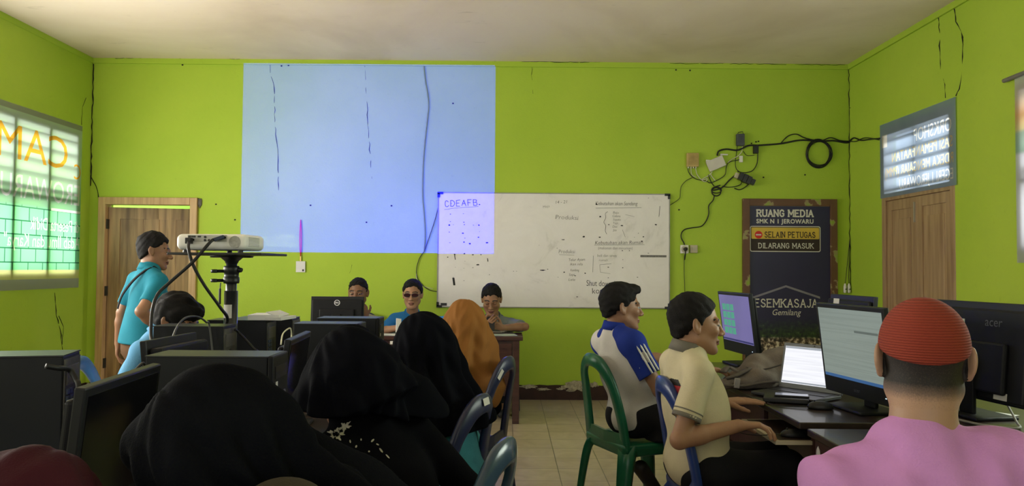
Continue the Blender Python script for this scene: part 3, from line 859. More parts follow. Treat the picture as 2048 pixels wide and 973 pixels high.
mx1 = t.nodes.new('ShaderNodeMixRGB'); t.links.new(step(.64, .67), mx1.inputs[0]); t.links.new(crowd.outputs[0], mx1.inputs[1]); t.links.new(tree.outputs[0], mx1.inputs[2])
mx2 = t.nodes.new('ShaderNodeMixRGB'); t.links.new(step(.70, .86), mx2.inputs[0]); t.links.new(mx1.outputs[0], mx2.inputs[1]); t.links.new(navy.outputs[0], mx2.inputs[2])
t.links.new(mx2.outputs[0], b.inputs['Base Color']); b.inputs['Roughness'].default_value = .5
cov = MB().lim(cvx0, cvx1, YB - .016, YB - .0125, .02, cvz1).build('door_banner', NAVY, origin=((cvx0 + cvx1) / 2, YB - .014, 0))
tag(cov, 'navy vinyl banner over the far right door, with white lettering and a yellow notice', 'banner')
INK = mat('pale_print', (.62, .60, .55), .6, .06); YEL = mat('yellow_print', (.62, .43, .06), .6, .06); DKP = mat('dark_brown_print', (.030, .018, .014), .6, .1); REDP = mat('red_print', (.55, .02, .02), .6, .05)
yb = YB - .0175
UX, UZ = (1, 0, 0), (0, 0, 1)
def wid(x0, x1, y): return at(x1, y, YB).x - at(x0, y, YB).x
mb = MB(); lay_strokes(mb, 'RUANG MEDIA', .066, at(1570, 427, yb), UX, UZ, wid(1516, 1627, 428), w=.24, serif=.17); mb.build('lettering', INK, cov)
mb = MB(); lay_text(mb, 'SMK N 1 JEROWARU', .062, at(1570, 443.5, yb), UX, UZ, wid(1513, 1627, 442), bold=.0022, space=1.1); mb.build('lettering', INK, cov)
def rrect(c, w, h, r, y, n=6):
    pts = []
    for (sx, sz, a0) in ((1, 1, 0), (-1, 1, 90), (-1, -1, 180), (1, -1, 270)):
        for i in range(n + 1):
            a = R(a0 + 90 * i / n); pts.append((c.x + sx * (w / 2 - r) + r * math.cos(a), y, c.z + sz * (h / 2 - r) + r * math.sin(a)))
    return pts
sg = at(1570.5, 478.5, yb); sw, sh_ = wid(1500, 1641, 478), at(0, 453, yb).z - at(0, 505, yb).z
mb = MB(); mb.prism(rrect(sg, sw, sh_, .022, yb - .000), (0, .0012, 0)); mb.mi(1).prism(rrect(sg, sw - .018, sh_ - .018, .016, yb - .0012), (0, .001, 0))
gy = Vector((sg.x, 0, sg.z + sh_ * .22)); mb.mi(2).prism(rrect(gy, sw - .030, sh_ * .44, .010, yb - .0022), (0, .001, 0))
c = at(1517, 470, yb); pts = [(c.x + .040 * math.cos(2 * math.pi * i / 24), yb - .0032, c.z + .040 * math.sin(2 * math.pi * i / 24)) for i in range(24)]
mb.mi(3).prism(pts, (0, .001, 0)); mb.mi(4).lim(c.x - .028, c.x + .028, yb - .0042, yb - .0032, c.z - .007, c.z + .007)
mb.build('notice', [INK, DKP, YEL, REDP, INK], cov)
mb = MB(); lay_strokes(mb, 'SELAIN PETUGAS', .055, at(1580, 470, yb - .0034), UX, UZ, wid(1531, 1631, 470), w=.17, serif=.15); mb.build('lettering', DKP, cov)
mb = MB(); lay_strokes(mb, 'DILARANG MASUK', .050, at(1572, 492, yb - .0024), UX, UZ, wid(1518, 1627, 492), w=.16, serif=.14); mb.build('lettering', INK, cov)
mb = MB(); a, q, c = at(1505, 594, yb), at(1572, 571, yb), at(1640, 594, yb)
for (p0, p1) in ((a, q), (q, c)): mb.prism([p0, p1, p1 - Vector((0, 0, .022)), p0 - Vector((0, 0, .022))], (0, .001, 0))
mb.build('roof_line', mat('grey_print', (.22, .21, .26), .6, .06), cov)
mb = MB(); lay_strokes(mb, 'ESEMKASAJA', .080, at(1572, 607, yb), UX, UZ, wid(1510, 1634, 609), w=.15, serif=.15); mb.build('lettering', INK, cov)
mb = MB(); lay_text(mb, 'Gemilang', .088, at(1572, 626, yb), UX, UZ, wid(1544, 1601, 623), bold=.0, shear=.25); mb.build('lettering', INK, cov)

# ------------------------------------------------------------ double door in the right wall
mb = MB(); w = .07
mb.lim(XR - .004, XR + .08, D2[0] - .0, D2[0] + w, 0, 2.72); mb.lim(XR - .004, XR + .08, D2[1] - w, D2[1], 0, 2.72); mb.lim(XR - .004, XR + .08, D2[0] + w, D2[1] - w, 2.03, 2.10); mb.lim(XR - .004, XR + .08, D2[0] + w, D2[1] - w, 2.65, 2.72)
d4 = mb.build('door_3', WOODR, bevel=.004, origin=(XR, (D2[0] + D2[1]) / 2, 0)); structure(d4)
mid = (D2[0] + D2[1]) / 2; lwid = mid - D2[0] - w - .003
for k, y0 in enumerate((D2[0] + w + .002, mid + .001)):
    mb = panel_door(lwid, 2.02, WOODR, (.95,), stile=.085)
    mb.v = [(XR + .012 + y, y0 + x, z + .008) for x, y, z in mb.v]
    mb.f = [f[::-1] for f in mb.f]
    lf = mb.build('door_leaf', WOODR, d4, bevel=.003)
    if k: MB().lim(XR + .000, XR + .012, y0 + .02, y0 + .035, 1.80, 1.98).build('latch', mat('pale_latch_metal', (.5, .48, .42), .4, .1, metal=.6), lf)
def louvre(mb, x, y0, y1, z0, z1, step, depth=.05, th=.018, tilt=25):
    z = z0
    while z < z1:
        mb.box((x, (y0 + y1) / 2, z), (depth, y1 - y0, th), Euler((0, R(tilt), 0)).to_matrix()); z += step
SL = mat('grey_window_bars', (.20, .20, .21), .6, .1)
mb = MB(); louvre(mb, XR + .035, D2[0] + w, D2[1] - w, 2.14, 2.66, .115, .05, .030, -20); mb.lim(XR + .015, XR + .06, mid - .02, mid + .02, 2.1, 2.65)
mb.build('transom_slats', SL, d4)
# windows behind the hung banners
def window(name, x, sgn, y0, y1, z0, z1, mull, zsl, step):
    mb = MB(); f = .05
    for (a, b_, c, d) in ((y0, y1, z0, z0 + f), (y0, y1, z1 - f, z1), (y0, y0 + f, z0, z1), (y1 - f, y1, z0, z1)): mb.lim(x + sgn * .012, x + sgn * .10, a, b_, c, d)
    for q in mull: mb.lim(x + sgn * .001, x + sgn * .06, q - .022, q + .022, z0, z1)
    mb.lim(x + sgn * .012, x + sgn * .08, y0, y1, zsl - .03, zsl + .03)
    o = structure(mb.build(name, SL))
    mb = MB(); louvre(mb, x + sgn * .028, y0, y1, zsl + .08, z1 - .04, step, .045, .02, sgn * 22); mb.build('slat', SL, o)
    return o
window('window_1', XL, -1, *LW, (atx(26, 400, XL).y, atx(97, 400, XL).y), 2.0, .128)
window('window_2', XR, 1, *RW, (5.15,), 2.0, .13)
# unseen window frames added round the daylight lamps; the wall behind is solid
def side_window(name, x, sgn, y0, y1, z0, z1):
    mb = MB(); f = .06
    for (a, b_, c, d) in ((y0, y1, z0 - f, z0), (y0, y1, z1, z1 + f), (y0 - f, y0, z0 - f, z1 + f), (y1, y1 + f, z0 - f, z1 + f)): mb.lim(x, x + sgn * .06, a, b_, c, d)
    structure(mb.build(name, WOODF))
side_window('window_3', XL, 1, 3.4, 6.1, 1.2, 2.7); side_window('window_4', XL, 1, 0, 2.6, 1.2, 2.7); side_window('window_5', XR, -1, 2.5, 4.7, 1.4, 2.7)

# ------------------------------------------------------------ hung banners: thin printed cloth, daylight coming through from behind
def outline_loops(v, f):
    from collections import defaultdict
    e = defaultdict(int)
    for q in f:
        for a, b_ in zip(q, q[1:] + q[:1]): e[(min(a, b_), max(a, b_))] += 1
    nb = defaultdict(list)
    for (a, b_), n in e.items():
        if n == 1: nb[a].append(b_); nb[b_].append(a)
    seen = set(); loops = []
    for s0 in list(nb):
        if s0 in seen: continue
        L = [s0]; seen.add(s0); cur = s0
        while True:
            nx = [q for q in nb[cur] if q not in seen]
            if not nx: break
            cur = nx[0]; seen.add(cur); L.append(cur)
        loops.append([v[i] for i in L])
    return loops
from mathutils.geometry import delaunay_2d_cdt
def holed_sheet(rect, loops):
    """a flat sheet with the outlined letters cut out of it"""
    x0, x1, y0, y1 = rect; V = []; E = []
    for L in [[(x0, y0), (x1, y0), (x1, y1), (x0, y1)]] + loops:
        b_ = len(V); V += [Vector((q[0], q[1])) for q in L]; E += [(b_ + i, b_ + (i + 1) % len(L)) for i in range(len(L))]
    v, e, f, *_ = delaunay_2d_cdt(V, E, [], 0, 1e-6)
    segs = np.array([(L[i][0], L[i][1], L[(i + 1) % len(L)][0], L[(i + 1) % len(L)][1]) for L in loops for i in range(len(L))])
    keep = []
    for t_ in f:
        cx = sum(v[i].x for i in t_) / 3; cy = sum(v[i].y for i in t_) / 3
        m_ = (segs[:, 1] > cy) != (segs[:, 3] > cy); q = segs[m_]
        xi = q[:, 0] + (cy - q[:, 1]) / (q[:, 3] - q[:, 1]) * (q[:, 2] - q[:, 0])
        if (xi > cx).sum() % 2 == 0: keep.append(list(t_))
    return [(p.x, p.y, 0) for p in v], keep
def cloth_print(name, builder, clear=.10):
    m = bpy.data.materials.new(name); m.use_nodes = True; t = m.node_tree
    for n in list(t.nodes): t.nodes.remove(n)
    out = t.nodes.new('ShaderNodeOutputMaterial'); tr = t.nodes.new('ShaderNodeBsdfTranslucent'); df = t.nodes.new('ShaderNodeBsdfDiffuse'); tp = t.nodes.new('ShaderNodeBsdfTransparent')
    m1 = t.nodes.new('ShaderNodeMixShader'); m1.inputs[0].default_value = .40
    m2 = t.nodes.new('ShaderNodeMixShader'); m2.inputs[0].default_value = clear
    col = builder(t)
    for n in (tr, df, tp): t.links.new(col, n.inputs['Color'])
    t.links.new(tr.outputs[0], m1.inputs[1]); t.links.new(df.outputs[0], m1.inputs[2]); t.links.new(m1.outputs[0], m2.inputs[1]); t.links.new(tp.outputs[0], m2.inputs[2]); t.links.new(m2.outputs[0], out.inputs[0])
    return m
def solid(c):
    def f(t):
        tc = t.nodes.new('ShaderNodeTexCoord'); n = t.nodes.new('ShaderNodeTexNoise'); n.inputs['Scale'].default_value = 6; t.links.new(tc.outputs['Object'], n.inputs['Vector'])
        r = ramp_node(t, [(.3, tuple(q * .92 for q in c)), (.7, c)]); t.links.new(n.outputs['Fac'], r.inputs[0]); return r.outputs[0]
    return f
def green_print(t):
    tc = t.nodes.new('ShaderNodeTexCoord'); sp = t.nodes.new('ShaderNodeSeparateXYZ'); cb = t.nodes.new('ShaderNodeCombineXYZ')
    t.links.new(tc.outputs['Object'], sp.inputs[0]); t.links.new(sp.outputs['Y'], cb.inputs['X']); t.links.new(sp.outputs['Z'], cb.inputs['Y'])
    br = t.nodes.new('ShaderNodeTexBrick'); br.inputs['Scale'].default_value = 1; br.inputs['Brick Width'].default_value = .22; br.inputs['Row Height'].default_value = .125; br.inputs['Mortar Size'].default_value = .006
    br.inputs['Color1'].default_value = (.28, .80, .42, 1); br.inputs['Color2'].default_value = (.34, .88, .50, 1); br.inputs['Mortar'].default_value = (.05, .25, .12, 1)
    t.links.new(cb.outputs[0], br.inputs['Vector'])
    def st(z0, z1):
        mr = t.nodes.new('ShaderNodeMapRange'); mr.inputs['From Min'].default_value = z0; mr.inputs['From Max'].default_value = z1; t.links.new(sp.outputs['Z'], mr.inputs[0]); return mr.outputs[0]
    up = ramp_node(t, [(0, (.30, .62, .34)), (.45, (.62, .80, .58)), (1, (.72, .84, .72))]); t.links.new(st(.75, 1.6), up.inputs[0])
    a = t.nodes.new('ShaderNodeMixRGB'); t.links.new(st(.745, .78), a.inputs[0]); t.links.new(br.outputs['Color'], a.inputs[1]); t.links.new(up.outputs[0], a.inputs[2])
    lo = t.nodes.new('ShaderNodeMixRGB'); t.links.new(st(.175, .185), lo.inputs[0]); lo.inputs[1].default_value = (.85, .86, .35, 1); t.links.new(a.outputs[0], lo.inputs[2])
    he = t.nodes.new('ShaderNodeMixRGB'); t.links.new(st(.092, .097), he.inputs[0]); he.inputs[1].default_value = (.55, .57, .52, 1); t.links.new(lo.outputs[0], he.inputs[2])
    to = t.nodes.new('ShaderNodeMixRGB'); t.links.new(st(1.595, 1.60), to.inputs[0]); t.links.new(he.outputs[0], to.inputs[1]); to.inputs[2].default_value = (.5, .52, .46, 1)
    return to.outputs[0]
def hung_banner(name, label, x, ydir, rect, texts, sheetm, textms, sag=0.):
    """rect = (y0, y1, z0, z1); texts = (string, y, z, size, width, material, bold); letters run along ydir and are let into the cloth"""
    y0, y1, z0, z1 = rect
    loops = []; parts = []
    for (s, y, z, size, width, mi, bold) in texts:
        if s == '-': v = [(-width / 2, -size / 2), (width / 2, -size / 2), (width / 2, size / 2), (-width / 2, size / 2)]; f = [[0, 1, 2, 3]]; v2 = [(q[0], q[1]) for q in v]
        else:
            v, f = text_mesh(s, size, bold=0); w = max(a[0] for a in v) - min(a[0] for a in v); k = width / w
            v2 = [(a[0] * k, a[1]) for a in v]
        v2 = [(y + ydir * a[0], z + a[1]) for a in v2]
        v2 = [(min(max(a, y0 + .002), y1 - .002), q) for a, q in v2]
        loops += outline_loops(v2, f); parts.append((v2, f, mi))
    V, F = holed_sheet((y0, y1, z0, z1), loops)
    org = (x, (y0 + y1) / 2, z0)
    o = finish(name, [(x, a[0], a[1]) for a in V], F, sheetm, origin=org)
    tag(o, label, 'banner')
    for v2, f, mi in parts: finish('lettering', [(x, a[0], a[1]) for a in v2], f, textms[mi], o)
    return o
OR = cloth_print('orange_letter_cloth', solid((.95, .50, .05)), .1); WH = cloth_print('white_letter_cloth', solid((.95, .96, .92)), .2); CR = cloth_print('cream_letter_cloth', solid((.95, .80, .45)), .3)
ly = lambda px: atx(px, 400, XL + .008).y
b1 = hung_banner('hanging_banner', 'green printed cloth banner with orange and white reversed lettering over the left wall window', XL + .008, -1, (6.2, atx(161, 420, XL + .008).y, 1.14, 2.79),
    [('CAM', 7.09, 2.44, .44, 1.05, 0, .012), ('C', 7.80, 2.30, .22, .12, 0, .006), ('EROWARU', 7.24, 2.06, .30, 1.22, 1, .0), ('-', 7.62, 1.90, .025, .5, 1, 0),
     ('di Peserta Didik', 7.46, 1.745, .17, .80, 1, .004), ('Adab Ilmu dan Karya"', 7.28, 1.585, .17, 1.18, 1, .004)],
    cloth_print('green_banner_cloth', green_print), [OR, WH])
def blue_print(t):
    tc = t.nodes.new('ShaderNodeTexCoord'); sp = t.nodes.new('ShaderNodeSeparateXYZ'); t.links.new(tc.outputs['Object'], sp.inputs[0])
    n = t.nodes.new('ShaderNodeTexNoise'); n.inputs['Scale'].default_value = 3; t.links.new(tc.outputs['Object'], n.inputs['Vector'])
    r = ramp_node(t, [(.3, (.36, .46, .60)), (.7, (.44, .54, .68))]); t.links.new(n.outputs['Fac'], r.inputs[0]); return r.outputs[0]
BL = cloth_print('blue_grey_banner_cloth', blue_print)
y_a, y_b = atx(1912, 280, XR - .012).y, atx(1760, 300, XR - .012).y
yc = (y_a + y_b) / 2; wy = y_b - y_a
hung_banner('hanging_banner', 'blue-grey cloth banner with reversed lettering over the double door of the right wall', XR - .012, 1, (y_a, y_b, 2.06, 2.77),
    [('ORKSHOP', y_a + .35, 2.56, .16, .58, 0, .005), ('SASI PEMANFAATAN', y_a + .54, 2.42, .13, .98, 1, .003), ('RDEKA MENGAJAR (PMM)', y_a + .60, 2.285, .125, 1.12, 1, .003), ('EGERI 1 JEROWARU', y_a + .47, 2.155, .13, .85, 0, .003), ('-', y_b - .09, 2.60, .12, .10, 0, 0)],
    BL, [WH, CR])
def stripe_print(t):
    tc = t.nodes.new('ShaderNodeTexCoord'); sp = t.nodes.new('ShaderNodeSeparateXYZ'); t.links.new(tc.outputs['Object'], sp.inputs[0])
    mr = t.nodes.new('ShaderNodeMapRange'); mr.inputs['From Max'].default_value = 1.3; t.links.new(sp.outputs['Z'], mr.inputs[0])
    r = ramp_node(t, [(0, (.62, .62, .66)), (.58, (.72, .72, .78)), (.60, (.35, .50, .40)), (.70, (.40, .52, .42)), (.72, (.70, .60, .30)), (.80, (.75, .45, .22)), (.9, (.72, .62, .50)), (1, (.75, .76, .78))])
    t.links.new(mr.outputs[0], r.inputs[0]); return r.outputs[0]
y_c = atx(2031, 300, XR - .02).y
hung_banner('hanging_banner', 'pale striped cloth banner over the right wall window at the right edge', XR - .02, 1, (4.82, y_c, 1.43, 2.74), [('ARU', 5.1, 2.22, .15, .4, 0, .003)], cloth_print('pale_striped_cloth', stripe_print), [CR])
o = MB().tube([(XR - .025, 4.78, 2.755), (XR - .025, atx(2006, 150, XR - .03).y, 2.745)], .016, 8).build('banner_batten', mat('grey_batten', (.16, .15, .12), .6, .2)); tag(o, 'grey wooden batten along the top of the pale striped banner', 'batten')
# ------------------------------------------------------------ whiteboard
TABM = wood('dark_red_brown_table', (.030, .009, .007), (.060, .020, .014), 2.5, .35, 0, .2)
DESKM = wood('dark_brown_desk_laminate', (.018, .011, .009), (.034, .020, .016), 2.2, .32, 1, .15)
DESKS = wood('red_brown_desk_side', (.030, .010, .009), (.050, .018, .015), 2.0, .45, 2)
STEEL = mat('grey_steel', (.35, .35, .36), .35, .1, metal=.8)
a, b = at(878, 387, YB), at(1337, 616, YB)
bx0, bx1, bz0, bz1 = a.x, b.x, at(1337, 616, YB).z, a.z
WBM, t, bb = nodes_of('whiteboard_surface')
tc = t.nodes.new('ShaderNodeTexCoord'); nz = t.nodes.new('ShaderNodeTexNoise'); nz.inputs['Scale'].default_value = 2.2; nz.inputs['Detail'].default_value = 8; nz.inputs['Roughness'].default_value = .7; nz.inputs['Distortion'].default_value = .8
t.links.new(tc.outputs['Object'], nz.inputs['Vector'])
r = ramp_node(t, [(.28, (.58, .55, .53)), (.42, (.76, .72, .71)), (.7, (.82, .78, .77))]); t.links.new(nz.outputs['Fac'], r.inputs[0]); t.links.new(r.outputs[0], bb.inputs['Base Color']); bb.inputs['Roughness'].default_value = .5
board = empty('whiteboard', ((bx0 + bx1) / 2, YB, bz0), 'wide white writing board with black handwriting on the far green wall', 'whiteboard')
MB().lim(bx0, bx1, YB - .022, YB - .001, bz0, bz1).build('surface', WBM, board)
mb = MB(); e = .010
FRB = mat('worn_board_edge', (.30, .29, .27), .5, .2)
mb.lim(bx0 - e, bx1 + e, YB - .028, YB, bz1, bz1 + e); mb.lim(bx0 - e, bx1 + e, YB - .028, YB, bz0 - e, bz0); mb.lim(bx0 - e, bx0, YB - .028, YB, bz0, bz1); mb.lim(bx1, bx1 + e, YB - .028, YB, bz0, bz1)
mb.build('frame', FRB, board)
for (x, z) in ((bx0, bz0), (bx0, bz1), (bx1, bz0), (bx1, bz1)):
    sx = 1 if x == bx0 else -1; sz = 1 if z == bz0 else -1
    mb = MB(); mb.lim(x - sx * .013, x + sx * .045, YB - .031, YB - .001, z - sz * .013, z + sz * .012); mb.lim(x - sx * .013, x + sx * .012, YB - .031, YB - .001, z, z + sz * .045)
    mb.build('corner_cap', BLACK, board)
mb = MB(); c = at(886, 609, YB); mb.box((c.x + .01, YB - .024, c.z), (.064, .003, .028)); mb.build('maker_plate', mat('dark_plate', (.03, .03, .035), .4, .1), board)
MK = mat('black_marker', (.035, .035, .040), .8, .3, 30); MKF = mat('faded_marker', (.09, .085, .085), .9, .3, 20); MKG = mat('rubbed_marker', (.24, .23, .22), .9, .3, 20)
yb = YB - .0235
def wb(px, py): p = at(px, py, YB); return Vector((p.x, yb, p.z))
def bdir(d): return (math.cos(R(d)), 0, math.sin(R(d)))
def bup(d): return (-math.sin(R(d)), 0, math.cos(R(d)))
mb = MB(); lay_strokes(mb, 'CDEAFB', .060, wb(922, 407), bdir(3), bup(3), .335, w=.10, jit=.05, gap=.35)
P = [wb(x, y) for x, y in ((889, 420), (910, 417), (935, 415), (957, 414))]; mb.tube(P, .0016, 4)
mb.build('handwriting', mat('violet_marker', (.06, .05, .14), .8, .2), board)
mb = MB()
for s, px, py, sz, w, q in (('Kebutuhan akan Sandang', 1232, 408, .055, .44, 0), ('Baju', 1231, 426, .034, .06, 0), ('Celana', 1232, 433, .034, .08, 0), ('Sepatu', 1233, 440, .034, .08, 0), ('Topi', 1230, 447, .034, .05, 0),
    ('Dasi', 1229, 454, .034, .05, 0), ('Jas', 1229, 461, .034, .04, 0), ('Kebutuhan akan Rumah', 1237, 486, .052, .50, 1), ('14 - 21', 1122, 405, .045, .12, 3), ('Telur Ayam', 1153, 520, .040, .17, 2),
    ('ikan nila', 1152, 529, .038, .13, 0), ('Kambing', 1149, 541, .036, .09, 0), ('Sapi', 1143, 550, .036, .06, 0), ('Lele', 1143, 560, .036, .07, 0)):
    mb = MB(); lay_text(mb, s, sz, wb(px, py), bdir(q), bup(q), w, bold=-.0004, shear=.15); mb.build('handwriting', MKF, board)
mb = MB()
for s, px, py, sz, w, q in (('Produksi', 1133, 436, .062, .24, -2), ('Produksi', 1133, 504, .055, .17, 0), ('(makanan dan minuman)', 1230, 497, .042, .36, 0), ('beli dan sewa', 1213, 512, .040, .20, 0), ('rumah', 1206, 521, .036, .09, 0), ('Meja', 1092, 414, .036, .07, 10)):
    mb = MB(); lay_text(mb, s, sz, wb(px, py), bdir(q), bup(q), w, bold=-.0004, shear=.1); mb.build('handwriting', MKG, board)
mb = MB()
for pts in (((1118, 510), (1148, 511)), ((1186, 512), (1185, 545)), ((1199, 530), (1222, 528)), ((1199, 530), (1200, 545)), ((1200, 545), (1220, 548)), ((1244, 460), (1250, 475)), ((1250, 430), (1268, 434))):
    mb.tube([wb(*p) for p in pts], .0015, 4)
mb.build('pen_line', MKG, board)
mb = MB()
lay_text(mb, 'Shut down kan', .085, wb(1208, 568), bdir(-1), bup(-1), .37, bold=-.0005); mb.build('handwriting', MK, board); mb = MB()
lay_text(mb, 'komputer', .085, wb(1214, 582), bdir(2), bup(2), .32, bold=-.0005); lay_text(mb, '!!', .085, wb(1271, 581), bdir(0), bup(0), .03); mb.build('handwriting', MK, board); mb = MB()
P = spline([wb(*p) for p in ((1215, 424), (1210, 428), (1211, 436), (1207, 445), (1211, 452), (1210, 462), (1213, 469))], 4); mb.tube(P, .0018, 4)
mb.tube([wb(1191, 417), wb(1282, 416)], .0015, 4); mb.tube([wb(1188, 491), wb(1288, 490)], .0014, 4); mb.tube([wb(1319, 413), wb(1317, 434)], .002, 4)
mb.build('pen_line', MK, board)
mb = MB(); rnd = random.Random(11)
marks = [(901, 429, 3), (927, 428, 3), (901, 444, 3), (928, 445, 4), (899, 451, 5), (907, 450, 2), (929, 450, 3), (947, 451, 3), (958, 451, 4), (899, 465, 3), (926, 467, 5), (959, 464, 2), (930, 477, 3), (957, 475, 4), (900, 486, 3), (928, 485, 4),
    (940, 488, 5), (974, 486, 6), (903, 408, 3), (930, 408, 3), (959, 410, 4), (910, 510, 4), (929, 508, 5), (946, 510, 4), (962, 510, 3), (896, 515, 3), (976, 521, 3), (930, 523, 2), (911, 535, 2), (928, 537, 2), (946, 536, 3), (907, 555, 2), (928, 562, 2),
    (956, 530, 7), (1085, 541, 13), (1095, 539, 3), (1027, 543, 2), (1033, 543, 2), (1126, 480, 9), (1167, 474, 6), (1199, 475, 5), (1114, 497, 2), (1200, 434, 5), (1217, 450, 4), (1243, 452, 6), (1311, 450, 5), (1276, 467, 2), (1268, 475, 2), (1286, 474, 4),
    (1296, 507, 4), (1244, 502, 3), (1258, 502, 3), (1245, 520, 2), (1216, 535, 4), (1245, 536, 3), (1216, 556, 3), (1274, 555, 4), (1150, 552, 4), (1170, 547, 4), (1128, 545, 4), (1116, 555, 2), (1154, 594, 5), (1296, 397, 2), (1112, 437, 2), (1155, 440, 2), (1078, 491, 2), (979, 550, 2), (1283, 483, 6)]
for (px, py, s) in marks:
    c = wb(px, py); w = s / 191; n = 9; a0 = rnd.uniform(0, 6); el_ = rnd.uniform(.35, .8) if s < 8 else .22
    pts = [(c.x + .5 * w * rnd.uniform(.6, 1.1) * math.cos(2 * math.pi * i / n), yb, c.z + .5 * w * el_ * rnd.uniform(.6, 1.1) * math.sin(2 * math.pi * i / n)) for i in range(n)]
    mb.poly(pts[::-1])
for (x0, y0, x1, y1, w) in ((907, 556, 909, 571, .022), (909, 508, 911, 520, .008), (975, 517, 976, 524, .008)):
    p, q = wb(x0, y0), wb(x1, y1); mb.poly([(p.x - w / 2, yb, p.z), (q.x - w / 2, yb, q.z), (q.x + w / 2, yb, q.z), (p.x + w / 2, yb, p.z)])
mb.build('ink_mark', mat('ink_blot', (.02, .02, .022), .8, .3), board)['kind'] = 'stuff'
p, q = wb(1280, 515), wb(1332, 511); MB().lim(p.x, q.x, yb - .001, yb, p.z, q.z).build('grey_tape', mat('grey_tape_strip', (.16, .15, .14), .6, .3, 60), board)

# ------------------------------------------------------------ wiring and boxes on the far wall
def thing_mesh(mb, name, m, label, cat, group=None, smooth=False, bevel=0., parts=()):
    o = mb.build(name, m, None, smooth, bevel); tag(o, label, cat, group)
    for (n, mm, pm) in parts: mm.build(n, pm, o)
    return o
def fwp(px, py, d=.012): p = at(px, py, YB); return Vector((p.x, YB - d, p.z))
def fcable(pts, r=.0045, d=.012, n=6): return MB().tube(spline([fwp(x, y, d) for x, y in pts], n), r, 6)
def wcable(pts, label, r=.0045, m=CABLE, d=.012, name='cable'):
    return thing_mesh(fcable(pts, r, d), name, m, label, 'cable', smooth=True)
wcable(((846, 116), (848, 140), (851, 165), (857, 205), (855, 235), (850, 280), (846, 330), (845, 390), (848, 430), (850, 470), (848, 505)), 'long pale cable hanging down the wall from the ceiling through the projected picture', .0065, mat('painted_over_cable', (.26, .34, .03), .6, .15))
wcable(((848, 505), (862, 465), (873, 430), (878, 405)), 'thin dark cable slanting up to the left edge of the whiteboard', .004)
wcable(((848, 504), (838, 520), (833, 545), (840, 565), (858, 580), (878, 584)), 'dark cable looping left of the whiteboard to its lower edge', .004)
wcable(((833, 545), (834, 560), (846, 572), (866, 578)), 'thin pale cable beside the dark loop left of the whiteboard', .003, WCABLE)
wcable(((1434, 312), (1437, 303), (1452, 299), (1475, 301), (1496, 292), (1520, 291), (1560, 288), (1600, 281), (1640, 283), (1665, 282), (1690, 286), (1700, 284)), 'thick black cable run across the far wall to the right corner', .009)
wcable(((1560, 288), (1575, 273), (1592, 269), (1610, 277), (1640, 282), (1660, 276), (1680, 282), (1700, 283)), 'thinner black cable arching above the thick cable run', .0055)
mb = MB(); P = [at(1700, 284, YB) + Vector((-.02, -.02, 0))] + [atx(px, py, XR - .015) for px, py in ((1708, 276), (1722, 281), (1740, 279), (1760, 277))]; mb.tube(spline(P, 6), .007, 6)
P = [at(1700, 284, YB) + Vector((-.02, -.03, 0))] + [atx(px, py, XR - .018) for px, py in ((1712, 283), (1730, 276), (1758, 280))]; mb.tube(spline(P, 6), .005, 6)
thing_mesh(mb, 'cable', CABLE, 'twin black cables on the right wall running to the blue-grey banner', 'cable', smooth=True)
# coil of spare cable
mb = MB(); rnd = random.Random(5)
for k in range(6):
    c = Vector((rnd.uniform(-2, 2), rnd.uniform(-2, 2))); rx, ry = 24 + rnd.uniform(-2, 2), 26 + rnd.uniform(-2, 2)
    mb.tube([fwp(1636 + c.x + rx * math.cos(2 * math.pi * i / 32), 308 + c.y + ry * math.sin(2 * math.pi * i / 32), .012 + .003 * k) for i in range(32)], .0045, 6, closed=True)
thing_mesh(mb, 'cable_coil', CABLE, 'coil of black cable hung on the wall above the right door', 'cable coil', smooth=True)
def wall_box(px, py, w, h, d, m, rot=0): 
    c = at(px, py, YB); mb = MB(); mb.box((c.x, YB - d / 2 - .002, c.z), (w, d, h), Euler((0, R(rot), 0)).to_matrix()); return mb, c
mb, c = wall_box(1384, 321, .125, .145, .045, None)
par = MB(); par.lim(c.x - .050, c.x + .050, YB - .0505, YB - .047, c.z - .055, c.z + .062)
q = MB()
for k in range(4): q.lim(c.x - .052 + .026 * k, c.x - .040 + .026 * k, YB - .04, YB - .012, c.z - .088, c.z - .07)
thing_mesh(mb, 'junction_box', mat('yellowed_plastic', (.48, .34, .13), .5, .15, 9), 'yellowed terminal box on the far wall right of the whiteboard', 'terminal box', bevel=.006, parts=(('lid', par, mat('aged_yellow_lid', (.40, .28, .09), .55, .2, 14)), ('cable_gland', q, WCABLE)))
mb, c = wall_box(1431, 328, .185, .115, .032, None, -23)
M3 = Euler((0, R(-23), 0)).to_matrix(); q = MB()
for s in (-1, .95): 
    bpos = Vector((c.x, YB - .018, c.z)) + M3 @ Vector((s * .085, 0, .055)); q.tube([bpos, bpos + M3 @ Vector((.0, -.005, .016)), bpos + Vector((.07, -.006, .012))], .008, 6)
thing_mesh(mb, 'router', mat('off_white_plastic', (.60, .56, .50), .45, .06), 'white wireless router tilted on the wall among the cables', 'router', bevel=.006, parts=(('antenna', q, WHITE),))
mb, c = wall_box(1479, 281, .082, .125, .05, None)
q = MB(); q.tube([(c.x - .03, YB - .03, c.z + .06), (c.x - .02, YB - .03, c.z + .078), (c.x + .025, YB - .03, c.z + .088), (c.x + .03, YB - .03, c.z + .06)], .004, 6)
thing_mesh(mb, 'switch_box', mat('dark_grey_plastic', (.06, .065, .08), .5, .25, 15), 'dark grey converter box fixed highest among the wall cables', 'network box', bevel=.006, parts=(('hanging_wire', q, CABLE),))
mb, c = wall_box(1510, 300, .050, .085, .045, None)
thing_mesh(mb, 'power_adapter', BLACK, 'small black power adapter hanging from the thick cable run', 'adapter', bevel=.005)
mb, c = wall_box(1481, 319, .034, .068, .03, None)
